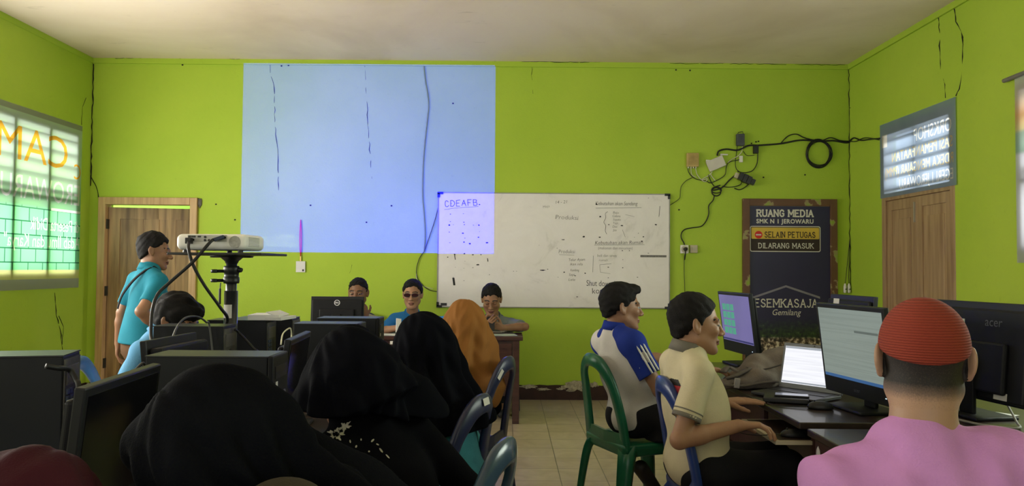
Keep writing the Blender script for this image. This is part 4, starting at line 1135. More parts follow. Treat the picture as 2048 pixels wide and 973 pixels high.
thing_mesh(mb, 'fibre_socket', WHITE, 'small white socket box below the dark grey converter', 'socket', bevel=.004)
M3 = Euler((0, R(24), 0)).to_matrix(); mb, c = wall_box(1488, 359, .225, .055, .035, None, 24)
q = MB()
for k, (u, hh) in enumerate(((-.055, .075), (-.01, .085), (.035, .080), (.078, .055))):
    q.box(Vector((c.x, YB - .06, c.z)) + M3 @ Vector((u, 0, -.002)), (.040, .055, hh), M3)
thing_mesh(mb, 'power_strip', mat('cream_plastic', (.55, .50, .36), .5, .1), 'cream power strip loaded with black plugs on the far wall', 'power strip', bevel=.005, parts=(('plug', q, BLACK),))
for pts, lab, r, m_ in ((((1375, 335), (1378, 347), (1390, 358), (1412, 363), (1422, 366), (1448, 352), (1452, 335), (1458, 325), (1478, 320)), 'dark cable swinging from the terminal box to the white socket', .004, CABLE),
    (((1390, 335), (1394, 350), (1403, 360), (1414, 358), (1410, 364), (1403, 360), (1416, 352), (1424, 344), (1421, 350), (1430, 362)), 'cream cable knotted between the terminal box and the router', .0045, WCABLE),
    (((1381, 335), (1383, 350), (1392, 355)), 'short cream wire under the terminal box', .004, WCABLE),
    (((1484, 293), (1483, 303), (1476, 312), (1462, 320), (1455, 326)), 'cream cable below the dark grey converter', .0045, WCABLE),
    (((1474, 292), (1472, 310), (1470, 325), (1472, 338), (1478, 344)), 'thin black wire left of the white socket', .0035, CABLE),
    (((1515, 307), (1514, 325), (1508, 338), (1500, 344), (1486, 346), (1474, 343)), 'black wire curving from the adapter to the power strip', .0045, CABLE),
    (((1486, 303), (1492, 311), (1500, 312), (1508, 311)), 'thin black wire between the converter and the adapter', .003, CABLE),
    (((1471, 350), (1458, 361), (1446, 374), (1436, 379), (1424, 381), (1426, 376), (1440, 371)), 'thick black lead from the power strip to the small loop', .0065, CABLE),
    (((1444, 373), (1455, 375), (1468, 374), (1480, 370), (1483, 364)), 'black lead under the power strip', .0045, CABLE),
    (((1468, 377), (1478, 380), (1488, 376), (1499, 367)), 'black lead hanging lowest under the power strip', .005, CABLE),
    (((1416, 350), (1422, 365), (1428, 373)), 'short dark lead below the router', .005, CABLE),
    (((1384, 356), (1372, 362), (1362, 374), (1360, 390), (1357, 399), (1338, 412)), 'thin dark wire drooping from the terminal box to the whiteboard', .003, CABLE)):
    wcable(pts, lab, r, m_)
mb = MB(); mb.tube([fwp(1432 + 9 * math.cos(2 * math.pi * i / 24), 384 + 8.5 * math.sin(2 * math.pi * i / 24), .014) for i in range(24)], .006, 6, closed=True)
mb.tube([fwp(1432 + 10 * math.cos(2 * math.pi * i / 24), 381 + 6 * math.sin(2 * math.pi * i / 24), .02) for i in range(24)], .005, 6, closed=True)
mb.tube(spline([fwp(x, y) for x, y in ((1428, 393), (1425, 402), (1417, 412), (1417, 428), (1412, 442), (1402, 453), (1384, 456), (1370, 459), (1363, 466), (1362, 476), (1368, 488), (1369, 498))], 8), .0055, 6)
thing_mesh(mb, 'cable', CABLE, 'black cable with a small loop snaking down the wall to the lower socket', 'cable', smooth=True)
mb, c = wall_box(1368, 499, .085, .088, .028, None); q = MB(); q.lathe((c.x, YB - .03, c.z), [(.036, 0), (.036, .012)], 18, Euler((R(90), 0, 0)).to_matrix())
thing_mesh(mb, 'wall_socket', WHITE, 'white wall socket with a black plug in it', 'socket', bevel=.005, parts=(('rosette', q, mat('ivory_plastic', (.50, .46, .36), .5, .1)),))
mb = MB(); mb.lathe((c.x + .003, YB - .042, c.z), [(.020, 0), (.020, .03), (.012, .045)], 12, Euler((R(90), 0, 0)).to_matrix()); mb.tube([(c.x + .003, YB - .06, c.z - .01), (c.x + .003, YB - .05, c.z - .06), (c.x + .003, YB - .02, c.z - .11)], .006, 6)
thing_mesh(mb, 'plug', BLACK, 'round black plug pushed into the white wall socket', 'plug', smooth=True)
mb, c = wall_box(1387, 498.5, .078, .082, .022, None); q = MB(); q.lim(c.x - .020, c.x + .020, YB - .030, YB - .022, c.z - .022, c.z + .022)
thing_mesh(mb, 'light_switch', mat('ivory_switch', (.52, .46, .32), .5, .1), 'ivory light switch right of the wall socket', 'switch', bevel=.005, parts=(('rocker', q, mat('ivory_plastic', (.5, .46, .36))),))
wcable(((1368, 510), (1368, 540), (1369, 575), (1370, 640), (1372, 740)), 'thin dark wire dropping straight down from the wall socket', .003)
# two white clips on a cord in the right corner
for k, px in enumerate((1691, 1699)):
    c = at(px, 577, YB - .03); mb = MB(); mb.lathe((c.x, YB - .02, c.z - .05), [(.012, 0), (.016, .012), (.016, .07), (.010, .09), (.006, .10)], 12)
    q = MB(); q.tube([(c.x, YB - .02, c.z + .05), (c.x + (.012 if k == 0 else 0), YB - .016, c.z + .12), (XR - .012, YB - .014, c.z + .5)], .003, 5)
    g = MB(); g.lathe((c.x, YB - .037, c.z - .01), [(.006, 0), (.006, .01)], 8, Euler((R(90), 0, 0)).to_matrix())
    thing_mesh(mb, 'remote_switch', WHITE, ('white hanging switch, left of the pair in the far right corner', 'white hanging switch, right of the pair in the far right corner')[k], 'switch', 'hanging switches in the corner', True, 0, (('cord', q, CABLE), ('button', g, BLACK)))
# lanyard with a badge
rt = empty('lanyard', tuple(fwp(602, 445, .02)), 'magenta lanyard with a white badge hanging on the far wall', 'lanyard')
mb = MB(); 
for dx in (-1.6, 1.4): mb.sweep(spline([fwp(602, 440, .012), fwp(602 + dx, 470, .014), fwp(602 + dx * .8, 495, .014), fwp(602, 515, .014)], 5), [(-.0042, -.001), (.0042, -.001), (.0042, .001), (-.0042, .001)], up=(0, 1, 0))
mb.build('strap', mat('magenta_ribbon', (.55, .015, .022), .6, .15), rt)
mb = MB(); p = fwp(602, 518, .016); mb.lim(p.x - .006, p.x + .006, YB - .02, YB - .012, p.z - .025, p.z + .025); mb.build('clip', mat('brass_clip', (.5, .32, .12), .35, .1, metal=.8), rt)
mb = MB(); p, q = fwp(593, 523), fwp(611, 545); mb.lim(p.x, q.x, YB - .018, YB - .013, q.z, p.z); bd = mb.build('badge', mat('clear_badge', (.66, .64, .66), .3, .05), rt)
MB().lim(q.x - .030, q.x - .012, YB - .0195, YB - .018, q.z + .01, q.z + .03).build('photo', BLACK, bd)

# ------------------------------------------------------------ red-brown head table at the far wall
TY0, TY1, TZ = 6.78, 7.23, .765
tx1 = at(1046, 672, TY0).x; tx0 = at(560, 672, TY0).x
tb = empty('head_table', ((tx0 + tx1) / 2, (TY0 + TY1) / 2, 0), 'long dark red-brown table in front of the three seated men', 'table')
MB().lim(tx0, tx1, TY0, TY1, TZ - .035, TZ).build('tabletop', TABM, tb, bevel=.004)
for x in (tx0 + .06, tx1 - .06):
    for y in (TY0 + .05, TY1 - .05): MB().box((x, y, (TZ - .035) / 2), (.06, .06, TZ - .035)).build('leg', TABM, tb, bevel=.003)
MB().lim(tx0 + .03, tx1 - .03, TY0 + .036, TY0 + .055, .24, TZ - .034).build('front_panel', TABM, tb)
for x in (tx0 + .06, tx1 - .06): MB().lim(x - .012, x + .012, TY0 + .08, TY1 - .08, .24, TZ - .035).build('side_panel', TABM, tb)
mb = MB(); mb.lim(tx1 - .60, tx1 - .14, TY0 + .026, TY0 + .0355, .66, .70); mb.lim(tx1 - .60, tx1 - .14, TY0 + .026, TY0 + .0355, .28, .32); mb.lim(tx1 - .64, tx1 - .60, TY0 + .026, TY0 + .036, .28, .70); mb.lim(tx1 - .14, tx1 - .10, TY0 + .026, TY0 + .036, .28, .70)
mb.build('panel_trim', TABM, tb)
PAPER = mat('white_paper', (.74, .73, .72), .7, .03); PAPERG = mat('pale_green_paper', (.52, .62, .55), .7, .04)
def sheet(px, py, z, Y, w, d, rz, label, m=PAPER, n=1):
    c = at(px, py, Y); mb = MB(); rt = Euler((0, 0, R(rz))).to_matrix()
    for k in range(n): mb.box((c.x, Y, z + .0015 + .0012 * k), (w, d, .001), Euler((0, 0, R(rz + 3 * k))).to_matrix())
    return thing_mesh(mb, 'paper_sheet', m, label, 'paper')
sheet(1003, 671, TZ, 6.95, .26, .18, 6, 'pale green paper on the head table before the man with the phone', PAPERG, 2)
sheet(782, 672, TZ, 6.9, .24, .18, -5, 'white papers on the head table before the man in glasses', PAPER, 3)
c = at(790, 686, TY0); thing_mesh(MB().box((c.x, TY0 - .003, c.z), (.085, .002, .028)), 'sticker', PAPER, 'small white sticker on the front edge of the head table', 'sticker')

# ------------------------------------------------------------ monitors, towers, desks
SCR = {}
def screen_mat(name, c, strength, lines=None, blocks=None):
    m, t, b = nodes_of(name)
    tc = t.nodes.new('ShaderNodeTexCoord'); b.inputs['Base Color'].default_value = (.01, .01, .012, 1); b.inputs['Roughness'].default_value = .25
    w = t.nodes.new('ShaderNodeTexNoise'); w.inputs['Scale'].default_value = 3
    mp = t.nodes.new('ShaderNodeMapping'); mp.inputs['Scale'].default_value = lines or (1, 1, 1)
    t.links.new(tc.outputs['Object'], mp.inputs[0]); t.links.new(mp.outputs[0], w.inputs['Vector'])
    r = ramp_node(t, [(.42, tuple(q * .90 for q in c)), (.55, c)]); t.links.new(w.outputs['Fac'], r.inputs[0])
    t.links.new(r.outputs[0], b.inputs['Emission Color']); b.inputs['Emission Strength'].default_value = strength
    return m
CASE = mat('monitor_black_plastic', (.008, .008, .010), .5, .15, 12, spec=.2); CASE2 = mat('monitor_bezel_plastic', (.012, .0125, .015), .42, .1, spec=.25)
DARKS = mat('dark_screen_glass', (.006, .006, .008), .12, .05, spec=.5)
LABW = mat('white_label', (.60, .58, .54), .5, .05)
def monitor(name, label, loc, face, w, hgt, gap, tilt, scr, group=None, cat='monitor', chin=.06, depth=.05, base=(.26, .20), text=None, round_logo=False, cap=None):
    """the screen looks along face (degrees); loc = middle of the foot on the desk"""
    rt = empty(name, loc, label, cat, group, R(face + 90))   # local -Y is the way the screen looks
    Q = Euler((R(tilt), 0, 0)).to_matrix(); o = Vector((0, 0, gap))
    tr = lambda mb: setattr(mb, 'v', [tuple(o + Q @ Vector(p)) for p in mb.v]) or mb
    tr(MB().lim(-w / 2, w / 2, -.020, .004, 0, hgt)).build('bezel', CASE2, rt, bevel=.004, local=True)
    mb = MB(); mb.lim(-w / 2 + .012, w / 2 - .012, .004, depth * .55, .010, hgt - .03); mb.lim(-w * .33, w * .33, depth * .5, depth, .04, hgt * .60)
    bk = tr(mb).build('back_cover', CASE, rt, bevel=.010, local=True)
    tr(MB().lim(-w / 2 + .018, w / 2 - .018, -.0212, -.0195, chin, hgt - .02)).build('screen', scr, rt, local=True)
    mb = MB(); mb.lim(-.04, .04, .008 + depth * .5, .03 + depth * .5, .012, gap + hgt * .45); mb.build('stand', CASE, rt, bevel=.006, local=True)
    MB().lim(-base[0] / 2, base[0] / 2, -base[1] * .45, base[1] * .55, 0, .014).build('foot', CASE, rt, bevel=.006, local=True)
    mb = MB(); mb.box((w * .40, -.0215, chin * .45), (.008, .002, .004)); tr(mb).build('power_light', mat('tiny_led', (.5, .6, .6), .3, 0, emit=(.7, .9, 1), estr=.8), rt, local=True)
    if text:
        mb = MB(); lay_text(mb, text[0], text[1], (text[2], text[4] if len(text) > 4 else depth * .55 + .002, text[3]), (1 if len(text) > 4 else -1, 0, 0), (0, 0, 1)); tr(mb).build('lettering', mat('grey_print_on_black', (.10, .10, .11), .4), rt, local=True)
    if round_logo:
        mb = MB(); n = 28; y = depth * .55 + .0012; c0 = hgt * .80
        for i in range(n):
            a, b_ = 2 * math.pi * i / n, 2 * math.pi * (i + 1) / n
            mb._add([(r_ * math.cos(q), y, c0 + r_ * math.sin(q)) for r_, q in ((.026, a), (.021, a), (.021, b_), (.026, b_))], [(0, 1, 2, 3)])
        lay_text(mb, 'DELL', .020, (0, y, c0), (-1, 0, 0), (0, 0, 1), .036, bold=.0006); tr(mb).build('logo', mat('silver_print', (.70, .70, .72), .35), rt, local=True)
    for (x, z, a, b_) in (cap or []):
        tr(MB().box((x, depth * .55 + .001, z), (a, .002, b_))).build('label_sticker', LABW, rt, local=True)
    return rt
TOWER = mat('tower_dark_steel', (.009, .010, .014), .5, .12, 6, spec=.25); TOWERT = mat('tower_top_sheen_steel', (.030, .032, .036), .38, .2, 5)  # tower tops are lighter: their sheen is put into the colour
REARM = mat('rear_panel_metal', (.09, .085, .075), .5, .45, 14, metal=.3)
def tower(label, x0, x1, y, z0, hgt=.36, w=.17, face='rear', yaw=0., group='computer towers on the left desks'):
    """x1 is the end whose face looks along +X"""
    L = x1 - x0; rt = empty('computer_tower', ((x0 + x1) / 2, y + w / 2, z0), label, 'computer tower', group, R(yaw))
    MB().lim(-L / 2, L / 2, -w / 2, w / 2, .008, hgt - .004).build('case', TOWER, rt, bevel=.004, local=True)
    MB().lim(-L / 2 - .002, L / 2 + .002, -w / 2 - .001, w / 2 + .001, hgt - .004, hgt).build('top_cover', TOWERT, rt, local=True)
    X = L / 2
    mb = MB()
    for (sx, sy) in ((-1, -1), (-1, 1), (1, -1), (1, 1)): mb.box((sx * (L / 2 - .03), sy * .06, .004), (.03, .02, .008))
    mb.build('rubber_feet', BLACK, rt, local=True)
    if face == 'rear':
        rp = MB().lim(X, X + .004, -w / 2 + .008, w / 2 - .008, .02, hgt - .015).build('rear_panel', REARM, rt, local=True)
        mb = MB(); mb.lathe((X + .004, 0, hgt * .55), [(.042, 0), (.042, .004)], 20, Euler((0, R(90), 0)).to_matrix()); mb.build('fan_grille', BLACK, rp, local=True)
        mb = MB(); mb.lim(X + .003, X + .007, -.06, .06, hgt - .10, hgt - .04); mb.build('power_supply', mat('power_supply_grey', (.16, .15, .14), .4, .2, metal=.5), rp, local=True)
        mb = MB()
        for k in range(5): mb.lim(X + .003, X + .007, -.05, .045, .04 + k * .021, .052 + k * .021)
        mb.build('slot_covers', mat('slot_cover_metal', (.20, .18, .15), .45, .3, metal=.6), rp, local=True)
        mb = MB()
        for k in range(6): mb.lim(X + .003, X + .010, -.065 + (k % 2) * .03, -.045 + (k % 2) * .03, .17 + .022 * (k // 2), .185 + .022 * (k // 2))
        mb.build('ports', mat('port_plastic', (.06, .08, .14), .4, .3), rp, local=True)
    else:
        fp = MB().lim(X, X + .018, -w / 2, w / 2, .008, hgt).build('front_panel', CASE, rt, bevel=.005, local=True)
        mb = MB(); mb.lim(X + .0175, X + .020, -.06, .06, hgt - .075, hgt - .035); mb.build('disc_drive', CASE2, fp, local=True)
        mb = MB(); mb.lathe((X + .018, .04, hgt * .62), [(.010, 0), (.010, .003)], 14, Euler((0, R(90), 0)).to_matrix()); mb.build('power_button', STEEL, fp, local=True)
        mb = MB(); mb.lim(X + .0175, X + .0195, -.055, -.035, hgt - .10, hgt - .085); mb.lim(X + .0175, X + .0195, -.055, -.040, hgt - .16, hgt - .14); mb.build('badge', LABW, fp, local=True)
    return rt
DZ = .74
def desk(name, label, x0, x1, y0, y1, z=DZ, group=None, cat='desk', top=DESKM):
    rt = empty(name, ((x0 + x1) / 2, (y0 + y1) / 2, 0), label, cat, group)
    MB().lim(x0, x1, y0, y1, z - .028, z).build('desktop', top, rt, bevel=.004)
    for y in (y0 + .02, y1 - .02): MB().lim(x0 + .06, x1 - .03, y - .012, y + .012, 0, z - .028).build('side_panel', DESKS, rt)
    MB().lim((x0 + x1) / 2 - .01, (x0 + x1) / 2 + .01, y0 + .035, y1 - .035, .25, z - .028).build('modesty_panel', DESKS, rt)
    return rt
LD = 'computer desks on the left'
for (x0, x1, y0, y1, lab) in ((-1.95, -1.22, 1.95, 3.38, 'nearer dark desk of the outer left row under the computer towers'), (-1.70, -1.22, 3.40, 3.80, 'narrow dark desk of the outer left row before the projector pole'), (-1.70, -1.22, 4.17, 4.75, 'farthest dark desk of the outer left row past the projector pole'),
                              (-1.20, -.55, 1.52, 3.30, 'nearer dark desk of the inner left row beside the women in black'), (-1.20, -.55, 3.32, 4.75, 'farther dark desk of the inner left row towards the head table')):
    desk('computer_desk', lab, x0, x1, y0, y1, group=LD)
tl = at(105, 716, 2.44).x; TT = 1.10 - DZ
tower('computer tower at the left edge of the photo with cables in its rear', at(-55, 716, 2.44).x, tl, 2.44, DZ, at(60, 713, 2.44).z - DZ, yaw=13)
tower('large computer tower in front, behind the bowed black headscarf', at(291, 711, 2.45).x, at(535, 711, 2.45).x, 2.45, DZ, at(420, 713, 2.45).z - DZ, face='front')
tower('computer tower hiding the chest of the bending man', at(306, 655, 3.62).x, at(446, 655, 3.62).x, 3.62, DZ, at(380, 653, 3.62).z - DZ)
tower('computer tower behind the projector pole with white papers on top', at(415, 640, 4.18).x, at(533, 640, 4.18).x, 4.18, DZ, at(480, 641, 4.18).z - DZ)
tower('farthest left computer tower just past the white papers', at(470, 636, 4.45).x, at(584, 636, 4.45).x, 4.45, DZ, at(560, 637, 4.45).z - DZ)
tower('computer tower partly hidden by the middle black headscarf', at(587, 650, 3.72).x, at(712, 650, 3.72).x, 3.72, DZ, at(650, 648, 3.72).z - DZ, face='front')
tower('computer tower just in front of the monitor on the head table', at(634, 640, 4.22).x, at(752, 640, 4.22).x, 4.22, DZ, at(700, 637, 4.22).z - DZ, face='front')
# small monitors on the left desks
monitor('computer_monitor', 'black monitor seen edge-on in the lower left beside the tower', (-.95, 1.83, DZ), 4, .42, .345, .03, 6, DARKS, 'small monitors on the left desks')
monitor('computer_monitor', 'slim black monitor standing between the big tower and the headscarf', (-.86, 3.02, DZ), 4, .40, .325, .04, 7, DARKS, 'small monitors on the left desks')
monitor('computer_monitor', 'small dark monitor seen from behind over the big front tower', (-1.23, 2.92, DZ), 176, .38, .325, .04, 6, DARKS, 'small monitors on the left desks', depth=.10)
# white papers on the tower
c = at(533, 630, 4.22); mb = MB()
mb.box((c.x - .005, 4.26, at(480, 641, 4.18).z + .016), (.165, .20, .028), Euler((0, 0, R(4))).to_matrix()); mb.box((c.x + .05, 4.26, at(480, 641, 4.18).z + .034), (.06, .19, .004), Euler((0, R(20), R(-6))).to_matrix())
mb.box((c.x + .07, 4.25, at(480, 641, 4.18).z + .010), (.09, .2, .016), Euler((0, 0, R(-8))).to_matrix())
thing_mesh(mb, 'paper_stack', PAPER, 'stack of white papers lying on a computer tower beside the projector pole', 'papers')
# the monitor on the head table
p = at(676, 640, 7.02)
monitor('computer_monitor', 'black monitor with a round silver emblem on the head table, seen from behind', (p.x, 6.98, TZ), 92, .475, .285, .05, 4, DARKS, None, round_logo=True, depth=.045)
# right desks
RD = 'computer desks on the right'
DX0 = 1.19
d = desk('computer_desk', 'farther dark desk of the right row, under the bag and laptop', DX0, 1.79, 3.14, 5.15, .750, RD)
tray = MB().lim(1.10, 1.48, 3.16, 3.62, .655, .670).build('keyboard_tray', mat('pale_board_edge', (.46, .40, .30), .6, .15), d)
MB().lim(1.12, 1.46, 3.18, 3.60, .6702, .672).build('tray_surface', DESKM, tray)
MB().lim(DX0 + .03, DX0 + .05, 3.66, 5.1, .62, .722).build('apron', DESKS, d)
d = desk('computer_desk', 'nearer dark desk of the right row beside the man in pink', DX0, 1.79, 1.75, 3.06, .742, RD)
mb = MB(); mb.lim(DX0 + .02, DX0 + .045, 1.85, 3.03, .50, .714); ap = mb.build('apron', DESKS, d)
c = atx(1606, 892, DX0 + .018); mb = MB(); n = 12; mb.prism([(DX0 + .019, min(c.y, 3.0) + .018 * math.cos(6.283 * i / n), c.z + .030 * math.sin(6.283 * i / n) * (1 + .2 * math.sin(i * 3))) for i in range(n)], (.001, 0, 0)); mb.build('paint_chip', LABW, ap)
desk('computer_desk', 'dark desk backing onto the right row by the right wall', 1.81, 2.42, 2.35, 5.1, .748, RD)
S_DOC = screen_mat('document_screen', (.36, .43, .38), .62, (.6, 1, 46)); S_PUR = screen_mat('purple_desktop_screen', (.30, .26, .62), .55); S_WHT = screen_mat('white_document_screen', (.92, .93, 1.0), 1.0, (.8, 1, 40))
AG = 'large computer monitors on the right desks'
ma = monitor('desktop_monitor', 'large monitor showing a purple desktop before the man in the white and blue shirt', (1.535, 5.02, .75), 186, .52, .40, .075, 7, S_PUR, AG, chin=.075)
mc = monitor('desktop_monitor', 'large monitor showing a grey-green document beside the red cap', (1.575, 3.42, .75), 188, .52, .415, .055, 7, S_DOC, AG, chin=.075, text=('acer', .026, 0, .035, -.0215))
monitor('desktop_monitor', 'monitor seen from behind over the document monitor, a white label on its corner', (2.02, 4.58, .748), 3, .52, .40, .075, 5, DARKS, AG, cap=[(.13, .355, .07, .035)])
monitor('desktop_monitor', 'large monitor seen from behind at the right edge, with white labels', (2.03, 3.33, .748), 8, .58, .42, .07, 5, DARKS, AG, cap=[(.11, .325, .085, .03), (-.16, .035, .07, .03)], text=('acer', .055, -.10, .335))
# icons and task bar on the lit screens
def on_screen(rt, rects, m, tilt=7, gap=.075):
    Q = Euler((R(tilt), 0, 0)).to_matrix(); o = Vector((0, 0, gap)); mb = MB()
    for (x, z, w, h) in rects: mb.box((x, -.0217, z), (w, .0006, h))
    mb.v = [tuple(o + Q @ Vector(p)) for p in mb.v]
    return mb.build('screen_graphics', m, rt, local=True)
on_screen(ma, [(-.17 + .065 * (k % 3), .30 - .052 * (k // 3), .055, .042) for k in range(12)], mat('green_icons', (.02, .05, .03), .4, 0, emit=(.10, .42, .30), estr=.7))
on_screen(ma, [(0, .085, .48, .012)], mat('dark_task_bar', (.01, .01, .02), .4, 0, emit=(.05, .05, .2), estr=.6))
on_screen(mc, [(0, .082, .48, .014)], mat('blue_task_bar', (.01, .02, .05), .4, 0, emit=(.05, .14, .33), estr=.7), 7, .055)
on_screen(mc, [(.12, .30, .17, .010)], mat('grey_screen_bar', (.02, .02, .02), .4, 0, emit=(.16, .20, .18), estr=.6), 7, .055)

# laptop
lp = empty('laptop', (1.50, 3.83, .751), 'open silver-edged laptop with a white page on its screen, behind the mouse', 'laptop', rz=R(-52))
GREY = mat('laptop_grey', (.10, .105, .11), .4, .1, metal=.4)
MB().lim(-.17, .17, -.24, .0, .004, .020).build('base', BLACK, lp, bevel=.004, local=True)
MB().lim(-.15, .15, -.12, -.025, .0200, .0225).build('keyboard', CASE2, lp, local=True)
Q = Euler((R(-14), 0, 0)).to_matrix()
def lid(mb): mb.v = [tuple(Vector((0, .004, .018)) + Q @ Vector(p)) for p in mb.v]; return mb
ld = lid(MB().lim(-.17, .17, -.004, .006, 0, .232)).build('lid', GREY, lp, bevel=.003, local=True)
lid(MB().lim(-.157, .157, -.0052, -.0042, .026, .214)).build('screen', S_WHT, ld, local=True)
mb = MB(); mb.box((0, -.0056, .208), (.31, .0006, .010)); mb.box((0, -.0056, .033), (.31, .0006, .008)); lid(mb).build('screen_graphics', mat('grey_tool_bar', (.05, .05, .05), .4, 0, emit=(.36, .40, .46), estr=.8), ld, local=True)
mb = MB(); mb.lathe((0, -.0045, .223), [(.004, 0), (.004, .001)], 10, Euler((R(90), 0, 0)).to_matrix()); lid(mb).build('webcam', BLACK, ld, local=True)
# phone on a black hard case, mouse, papers
c = atz(1572, 800, .76)
th_ = MB().box((c.x, c.y, .763), (.20, .13, .022), Euler((0, 0, R(-20))).to_matrix()); thing_mesh(th_, 'hard_disk', BLACK, 'flat black case under the phone in front of the laptop', 'case', bevel=.006)
ph = MB().box((c.x + .03, c.y + .01, .7785), (.155, .075, .008), Euler((0, 0, R(-20))).to_matrix()); o = thing_mesh(ph, 'mobile_phone', BLACK, 'phone with a lit screen lying before the laptop', 'phone', bevel=.003)
MB().box((c.x + .03, c.y + .01, .7828), (.145, .066, .0006), Euler((0, 0, R(-20))).to_matrix()).build('screen', mat('phone_glow', (.05, .05, .06), .2, 0, emit=(.42, .45, .55), estr=.35), o)
def mouse(c, z, rz, label, s=1.0):
    S = Sculpt(); F = frame(rz)
    S.u(el((c[0], c[1], z + .008), np.array((.031, .056, .027)) * s, F), 0); S.cut(lambda p: z - p[..., 2], .004)
    rt = empty('computer_mouse', (c[0], c[1], z), label, 'mouse')
    sculpt('shell', S, .004, BLACK, rt); y = Vector(F[:, 1])
    MB().lathe(Vector((c[0], c[1], z + .033)) + y * .025, [(.004, -.003), (.006, 0), (.004, .003)], 10, Euler((R(90), 0, R(rz - 90))).to_matrix()).build('scroll_wheel', CASE2, rt)
    a = Vector((c[0], c[1], z + .01)) + y * .054
    MB().tube(spline([a, a + y * .10 + Vector((0, 0, -.006)), a + y * .2 + Vector((.05, .05, -.006)), a + y * .22 + Vector((.14, .12, -.006))], 6), .0022, 6).build('cord', CABLE, rt)
c = atz(1641, 818, .752); mouse((c.x, c.y), .751, 165, 'black mouse on the right desk in front of the document monitor')
c = atz(1945, 826, .75); thing_mesh(MB().box((c.x, c.y, .7505), (.20, .29, .001), Euler((0, 0, R(35))).to_matrix()), 'paper_sheet', PAPER, 'white paper sheet on the desk right of the red cap', 'paper')
c = atz(2020, 860, .745); thing_mesh(MB().box((c.x, c.y, .7445), (.30, .30, .003), Euler((0, 0, R(20))).to_matrix()), 'paper_sheet', PAPER, 'white papers on the desk at the right edge above the pink shoulder', 'paper')
# bag
S = Sculpt(); c0 = atz(1430, 775, .76); c1 = atz(1590, 742, .80)
bag = empty('backpack', (1.40, 4.12, .751), 'grey-brown backpack lying on the right desk behind the laptop', 'bag')
p = lambda px, py, Y: at(px, py, Y)
A0, A1, A2 = p(1452, 762, 4.15), p(1520, 742, 4.15), p(1592, 722, 4.15)
S.u(rc(A0, A1, .035, .075), 0); S.u(rc(A1, A2 - Vector((0, 0, .01)), .085, .11), .05); S.u(rc(p(1500, 760, 4.05), p(1590, 752, 4.1), .05, .07), .05); S.u(rc(p(1450, 770, 4.0), p(1490, 770, 4.0), .03, .035), .03)
S.disp(ripple(.010, 24, 3)); S.disp(ripple(.004, 70, 5)); S.cut(lambda q: .752 - q[..., 2], .006); S.cut(lambda q: q[..., 2] - .955)
BAGM = mat('grey_brown_canvas', (.13, .105, .085), .85, .25, 14, .4, 200)
sculpt('pouch', S, .008, BAGM, bag)
STR = mat('dark_canvas_strap', (.085, .07, .058), .85, .2, 30)
MB().sweep(spline([p(1446, 745, 4.05), p(1458, 735, 4.08), p(1478, 744, 4.05), p(1498, 737, 4.05), p(1470, 752, 4.0), p(1452, 757, 4.0)], 6), [(-.018, -.004), (.018, -.004), (.018, .004), (-.018, .004)]).build('carry_strap', STR, bag, True)
MB().sweep(spline([p(1440, 768, 3.98), p(1465, 772, 3.93), p(1490, 772, 3.95), p(1530, 765, 3.96), p(1560, 764, 4.0)], 6), [(-.014, -.004), (.014, -.004), (.014, .004), (-.014, .004)]).build('shoulder_strap', STR, bag, True)
c = p(1474, 767, 3.92); MB().box(c, (.028, .012, .050), Euler((0, R(8), 0)).to_matrix()).build('buckle', mat('pale_buckle', (.30, .28, .26), .4, .2), bag, bevel=.003)
MB().tube(spline([p(1500, 742, 4.06), p(1535, 738, 4.03), p(1575, 726, 4.03)], 6), .004, 5).build('zip', mat('zip_dark', (.05, .045, .04), .5), bag)
# loose cables on the right desk
def cable3(pts, label, r=.004, m=CABLE): return thing_mesh(MB().tube(spline(pts, 7), r, 6), 'cable', m, label, 'cable', smooth=True)
cable3([p(1690, 830, 3.2) * 1 if False else Vector((1.62, 3.38, .80)), Vector((1.72, 3.3, .76)), Vector((1.80, 3.42, .756)), Vector((1.9, 3.6, .756))], 'black cable behind the document monitor')
cable3([Vector((2.12, 3.30, .84)), Vector((2.06, 3.12, .765)), Vector((2.0, 3.02, .757)), Vector((1.9, 3.08, .757)), Vector((1.86, 3.2, .757))], 'pale cable under the monitor at the right edge', .005, mat('grey_cable', (.25, .24, .22)))

# ------------------------------------------------------------ projector on its tripod table
px_, py_ = at(462, 600, 3.98).x, 3.98
st = empty('projector_stand', (px_, py_, 0), 'black tripod stand with a flat plate carrying the white projector', 'stand')
pz = at(455, 506, 3.95).z
MB().box((px_ - .005, py_ - .02, pz - .008), (.475, .36, .012), Euler((0, 0, R(-4))).to_matrix()).build('plate', BLACK, st, bevel=.003)
mb = MB(); mb.lathe((px_, py_, pz - .055), [(.030, 0), (.034, .012), (.055, .030), (.11, .038), (.11, .041)], 20); mb.box((px_, py_, pz - .018), (.20, .06, .014)); mb.build('plate_mount', BLACK, st, True)
POLE = mat('black_pole_paint', (.018, .020, .022), .28, .1, spec=.6)
MB().lathe((px_, py_, .62), [(.034, 0), (.034, pz - .055 - .62 - .14)], 20).build('outer_pole', POLE, st, True)
MB().lathe((px_, py_, 1.0), [(.027, 0), (.027, pz - 1.05)], 20).build('inner_pole', POLE, st, True)
cz = at(460, 550, 3.95).z
mb = MB(); mb.lathe((px_, py_, cz - .045), [(.038, 0), (.040, .01), (.040, .03), (.036, .034), (.036, .052), (.040, .056), (.040, .08), (.037, .09)], 20); mb.build('collar', BLACK, st, True)
for k in (0, 1):
    zz = cz + (-.030 if k else .018); mb = MB(); mb.tube([(px_ - .03, py_ - .01, zz), (px_ - .065, py_ - .03, zz)], .008, 8); mb.lathe((px_ - .075, py_ - .035, zz), [(.014, -.009), (.017, -.006), (.017, .006), (.014, .009)], 14); mb.build('clamp_knob', BLACK, st, True)
